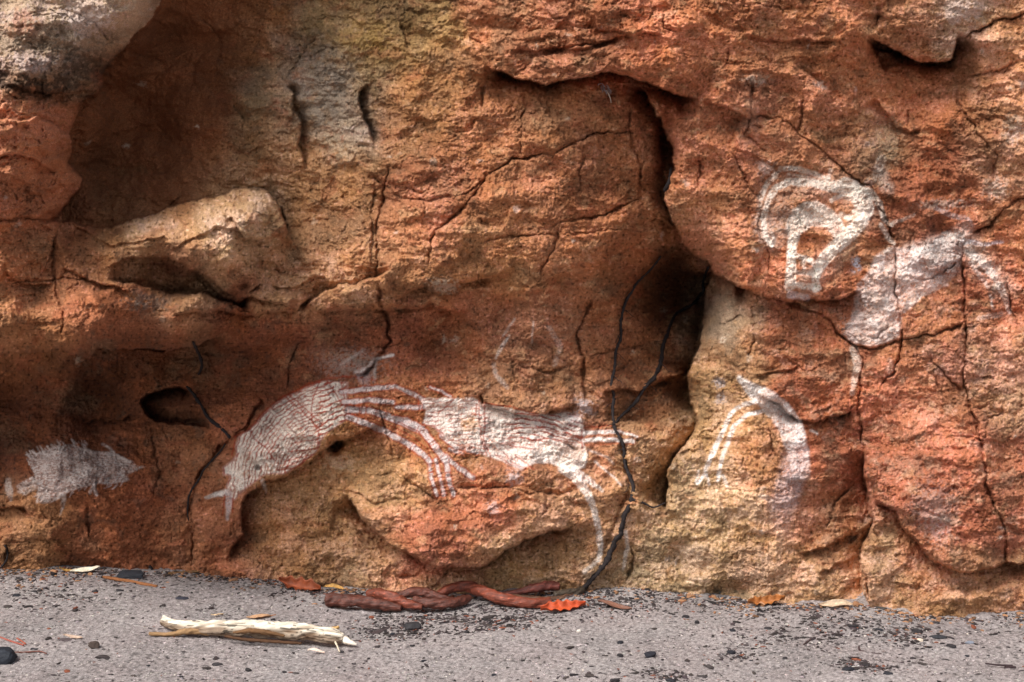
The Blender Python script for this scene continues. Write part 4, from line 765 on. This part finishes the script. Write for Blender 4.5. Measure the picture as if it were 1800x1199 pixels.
for px, vb, r_, c, nm in [([(262,1114),(285,1115),(305,1114),(335,1109),(370,1112)],1118,[3,3.5,4,6,5],(150,118,84),'splinter'),([(286,1083),(294,1090),(306,1097),(322,1102)],1104,[2.5,5,7,8],(236,226,210),'splinter'),
    ([(572,1108),(586,1106),(596,1102)],1112,[4,4,2.5],(196,158,104),'splinter'),([(575,1112),(600,1122),(615,1129),(627,1133)],[1128,1130,1134,1136],[9,8,5,1.5],(236,224,208),'splinter'),([(586,1122),(592,1134),(597,1146)],[1130,1138,1148],[2,1.6,1],(216,200,176),'splinter'),
    ([(410,1112),(440,1109),(470,1112),(500,1118)],[1128,1130,1132,1132],[2,4.5,4.5,2],(110,80,54),'shaded_ridge'),([(395,1118),(430,1124),(480,1128),(530,1131)],[1126,1130,1134,1136],[2,3,3,2],(84,58,40),'shaded_ridge')]:  # brown ridges, toned dark for the shadow along the log's lower edge
    under(gtube(px, vb, nm, r_, c, None, mat=WOOD, seg=14, nse=.35, groove=.3, seed=int(px[0][0]), sub=10), dw)

# --- leaves and twigs
def leaf(u, v, wpx, hpx, col, label, outline, lift=.006, seed=0, name='fallen_leaf', curl=.35, vein=True):
    g0 = G(u, v + hpx * .35); d_ = math.hypot(g0[1] + CD, CH) / F; L_ = wpx * d_; Wd = L_ * outline[1]; kx = outline[0]
    nx_, ny_ = 44, 12; xs = np.linspace(0, 1, nx_); ys = np.linspace(-1, 1, ny_); X, Y_ = np.meshgrid(xs, ys)
    half = np.interp(X, [k[0] for k in kx], [k[1] for k in kx]) * Wd / 2
    if len(outline) > 2: half = half * (1 - outline[2] * np.abs(np.sin(X * math.pi * outline[3])) ** 1.5 * (np.abs(Y_) > .0))
    x = (X - .5) * L_; y = Y_ * half + .06 * L_ * np.sin(X * 3 + seed)
    z = curl * Wd * (Y_ ** 2) * .5 + hpx * d_ * .5 * (.5 + .5 * np.sin(X * 5.2 + seed * 1.7)) * .8 + .0015 * perlin(X * 6, Y_ * 2, 1., seed) + lift
    top = np.stack([x, y, z], -1).reshape(-1, 3); bot = top - [0, 0, .0007]; f = grid_faces(ny_, nx_).reshape(-1, 4); n_ = len(top)
    rim = list(range(nx_)) + [k * nx_ + nx_ - 1 for k in range(1, ny_)] + [(ny_ - 1) * nx_ + k for k in range(nx_ - 2, -1, -1)] + [k * nx_ for k in range(ny_ - 2, 0, -1)]
    side = [[a, b, b + n_, a + n_] for a, b in zip(rim, rim[1:] + rim[:1])]
    vn = np.exp(-(np.abs(Y_ * half) / (Wd * .04 + 1e-6)) ** 2) * .35 + .18 * (np.abs(((X * 9 - np.abs(Y_) * 1.2) % 1) - .5) < .1)
    c = lin(col)[None] * (1 + .35 * fbm(X * 4, Y_, .8, 3, seed)).reshape(-1, 1) * (1 + vn).reshape(-1, 1); c = np.vstack([c, c * .8])
    o = link(name, mesh_np(name, np.vstack([top, bot]), np.vstack([f, f[:, ::-1] + n_, side]), c), LEAF, loc=(g0[0], g0[1], float(sand_z(g0[0], g0[1])))); tag(o, label, 'leaf')
    return o
SLIM = ([(0,.05),(.15,.5),(.4,1),(.7,.8),(.9,.4),(1,.02)], .26); OAK = ([(0,.1),(.1,.5),(.3,.9),(.6,1),(.85,.8),(1,.15)], .42, .45, 4); LOBE = ([(0,.1),(.2,.8),(.5,1),(.7,.8),(.9,.4),(1,.05)], .42, .4, 5)
a = leaf(528, 1024, 78, 22, (144,74,44), 'orange brown curled leaf at the foot of the rock below the painted snout', OAK, seed=2, curl=.6); a.rotation_euler = (.75, .12, -.12)
a = leaf(990, 1071, 80, 12, (176,74,38), 'bright orange lobed leaf at the right end of the twisted roots', LOBE, seed=4, curl=.5); a.rotation_euler = (.4, -.06, .12)
a = leaf(1346, 1058, 66, 14, (150,92,44), 'dull brown crumpled leaf at the foot of the rock right of the dark grey stone', LOBE, seed=5, curl=.6); a.rotation_euler = (.5, 0, .05)
a = leaf(152, 1005, 52, 10, (226,214,190), 'slim cream leaf against the rock at the left, right of a yellow shred', SLIM, seed=1); a.rotation_euler = (.4, -.22, .1)
a = leaf(1468, 1065, 60, 12, (186,162,136), 'slim pale tan leaf at the foot of the rock left of the dark crack', SLIM, seed=6); a.rotation_euler = (.6, .05, -.05)
a = leaf(588, 1033, 38, 9, (196,150,84), 'small yellow leaf piece between the curled leaf and the twisted roots', SLIM, seed=7); a.rotation_euler = (.5, .05, 0)
a = leaf(1080, 1068, 60, 10, (120,82,66), 'dark brown leaf lying in the gravel right of the orange lobed leaf', SLIM, seed=8); a.rotation_euler = (.3, .1, -.1)
a = leaf(116, 1005, 26, 8, (170,130,70), 'little yellow brown shred left of the slim cream leaf', SLIM, seed=9); a.rotation_euler = (.5, .3, .4)
a = leaf(455, 1085, 42, 7, (168,130,98), 'thin tan leaf scrap just behind the middle of the white driftwood', SLIM, seed=10); a.rotation_euler = (.3, 0, 0)
a = leaf(556, 1142, 30, 12, (224,200,184), 'pale pinkish leaf scrap in front of the right end of the driftwood', SLIM, seed=11); a.rotation_euler = (.3, .1, -.2)
a = leaf(128, 1121, 34, 8, (186,160,140), 'small cream and brown leaf scrap left of the round brown pebble', SLIM, seed=12); a.rotation_euler = (.3, .15, -.1)
a = leaf(382, 1083, 22, 6, (222,190,150), 'tiny tan leaf scrap behind the left half of the driftwood', SLIM, seed=13)
def twig(px, vb, r_, col, label): 
    tag(gtube(px, vb, 'twig', r_, col, None, mat=BARK, seg=7, nse=.3, seed=int(px[0][0]), sub=5), label, 'twig')
twig([(182,1014),(205,1018),(240,1024),(276,1031)], [1016,1020,1026,1034], [2.5,3,3,2.6], (146,96,62), 'thin orange brown twig on the sand in front of the left charcoal lump')
twig([(296,1008),(325,1006),(352,1004)], [1010,1008,1007], [2,2.4,2], (120,90,62), 'short brown twig against the rock above the gravel left of the snout')
twig([(30,1122),(45,1132)], [1124,1134], [1.4,1.4], (170,96,76), 'tiny reddish twig above the large black lump'); twig([(0,1120),(22,1128),(42,1134)], [1122,1130,1136], [1.5,1.6,1.2], (160,90,76), 'thin reddish twig sloping down above the large black lump')
twig([(24,1147),(52,1146),(70,1145),(82,1149)], [1148,1147,1147,1151], [1.3,1.3,1.2,.9], (120,80,70), 'thin twig pointing right from the large black lump')
twig([(1412,1134),(1430,1122),(1455,1116),(1480,1108)], [1136,1124,1118,1110], [1.4,1.6,1.5,1.2], (74,58,56), 'dark slanting twig in the crumb patch on the right sand')
twig([(1500,1106),(1520,1098),(1550,1088)], [1108,1100,1090], [1.2,1.3,1], (130,90,80), 'faint reddish twig on the right sand pointing up to the rock')
twig([(1510,1136),(1512,1144),(1530,1148),(1550,1150)], [1138,1146,1150,1152], [1.6,2.2,1.6,1.2], (70,54,54), 'small forked dark twig above the black crumb pile')
twig([(1545,1112),(1575,1113),(1600,1112)], [1114,1115,1114], [1.5,1.6,1.2], (64,52,52), 'level black twig on the sand left of the long black chip')
twig([(1732,1166),(1755,1169),(1780,1170)], [1168,1171,1172], [1.2,1.6,1.6], (60,48,50), 'thin black twig by the reddish black chip at lower right')
twig([(455,1086),(485,1081)], [1088,1084], [1.8,1.4], (170,120,90), 'short tan twig touching the scrap behind the driftwood')

# --- tuft of web and bark caught under the arch
wb = tag(empty('web_tuft', on_rock(1068, 165)), 'small grey web tuft with a hanging shred under the rock arch', 'web')
for k in range(16):
    u, v = 1064 + rsp.uniform(-8, 8), 152 + rsp.uniform(-6, 8); p = [(u, v), (u + rsp.uniform(-7, 7), v + rsp.uniform(3, 12))]
    dd0 = relief(1068, 165) + .02; pts = [at(a_, b_, -(dd0 + rsp.uniform(0, .02))) for a_, b_ in p]; pts.insert(1, (pts[0] + pts[1]) / 2 + rsp.normal(0, .003, 3))
    under(tube(pts, [.0009, .0016, .0006], 'fibre', LEAF, (150,140,140), None, seg=5, nse=.2, seed=k, sub=3), wb)
under(tube([at(u, v, -(relief(1068, 165) + .025)) for u, v in [(1066,158),(1070,166),(1073,174),(1075,186)]], [.001,.0018,.0016,.0008], 'fibre', LEAF, (206,196,180), None, seg=6, seed=40, sub=4), wb)

# ------------------------------------------------------------------ light, sky, camera
w = bpy.data.worlds.new('World'); scene.world = w; w.use_nodes = True; nt = w.node_tree; bg = nt.nodes['Background']
EL, AZ = math.radians(50), math.radians(-44)          # light from the upper left, in front of the rock
sky = nt.nodes.new('ShaderNodeTexSky'); sky.sky_type = 'NISHITA'; sky.sun_disc = False; sky.sun_elevation = EL; sky.sun_rotation = math.pi + AZ * -1; sky.dust_density = 3.0; sky.ozone_density = .6; sky.air_density = 1.0
hs = nt.nodes.new('ShaderNodeHueSaturation'); hs.inputs['Saturation'].default_value = .45; nt.links.new(sky.outputs[0], hs.inputs['Color']); nt.links.new(hs.outputs[0], bg.inputs[0]); bg.inputs[1].default_value = .105
sl_ = bpy.data.lights.new('sun', 'SUN'); sl_.energy = 2.1; sl_.angle = math.radians(24); sl_.color = (1, .96, .90)
so = bpy.data.objects.new('sun', sl_); COL.objects.link(so)
from mathutils import Vector
sd_ = Vector((math.sin(AZ) * math.cos(EL), -math.cos(AZ) * math.cos(EL), math.sin(EL)))   # towards the sun
so.rotation_euler = sd_.to_track_quat('Z', 'Y').to_euler(); so.location = sd_ * 10
cam = bpy.data.cameras.new('camera'); cam.lens = 50; cam.sensor_width = 36; cam.clip_end = 300; co_ = bpy.data.objects.new('camera', cam); COL.objects.link(co_)
co_.location = (0, -CD, CH); co_.rotation_euler = (math.pi / 2 - PITCH, 0, 0); scene.camera = co_
vs_ = scene.view_settings; vs_.view_transform = 'Standard'; vs_.look = 'None'; vs_.exposure = 0.74; vs_.gamma = 1; vs_.use_curve_mapping = False
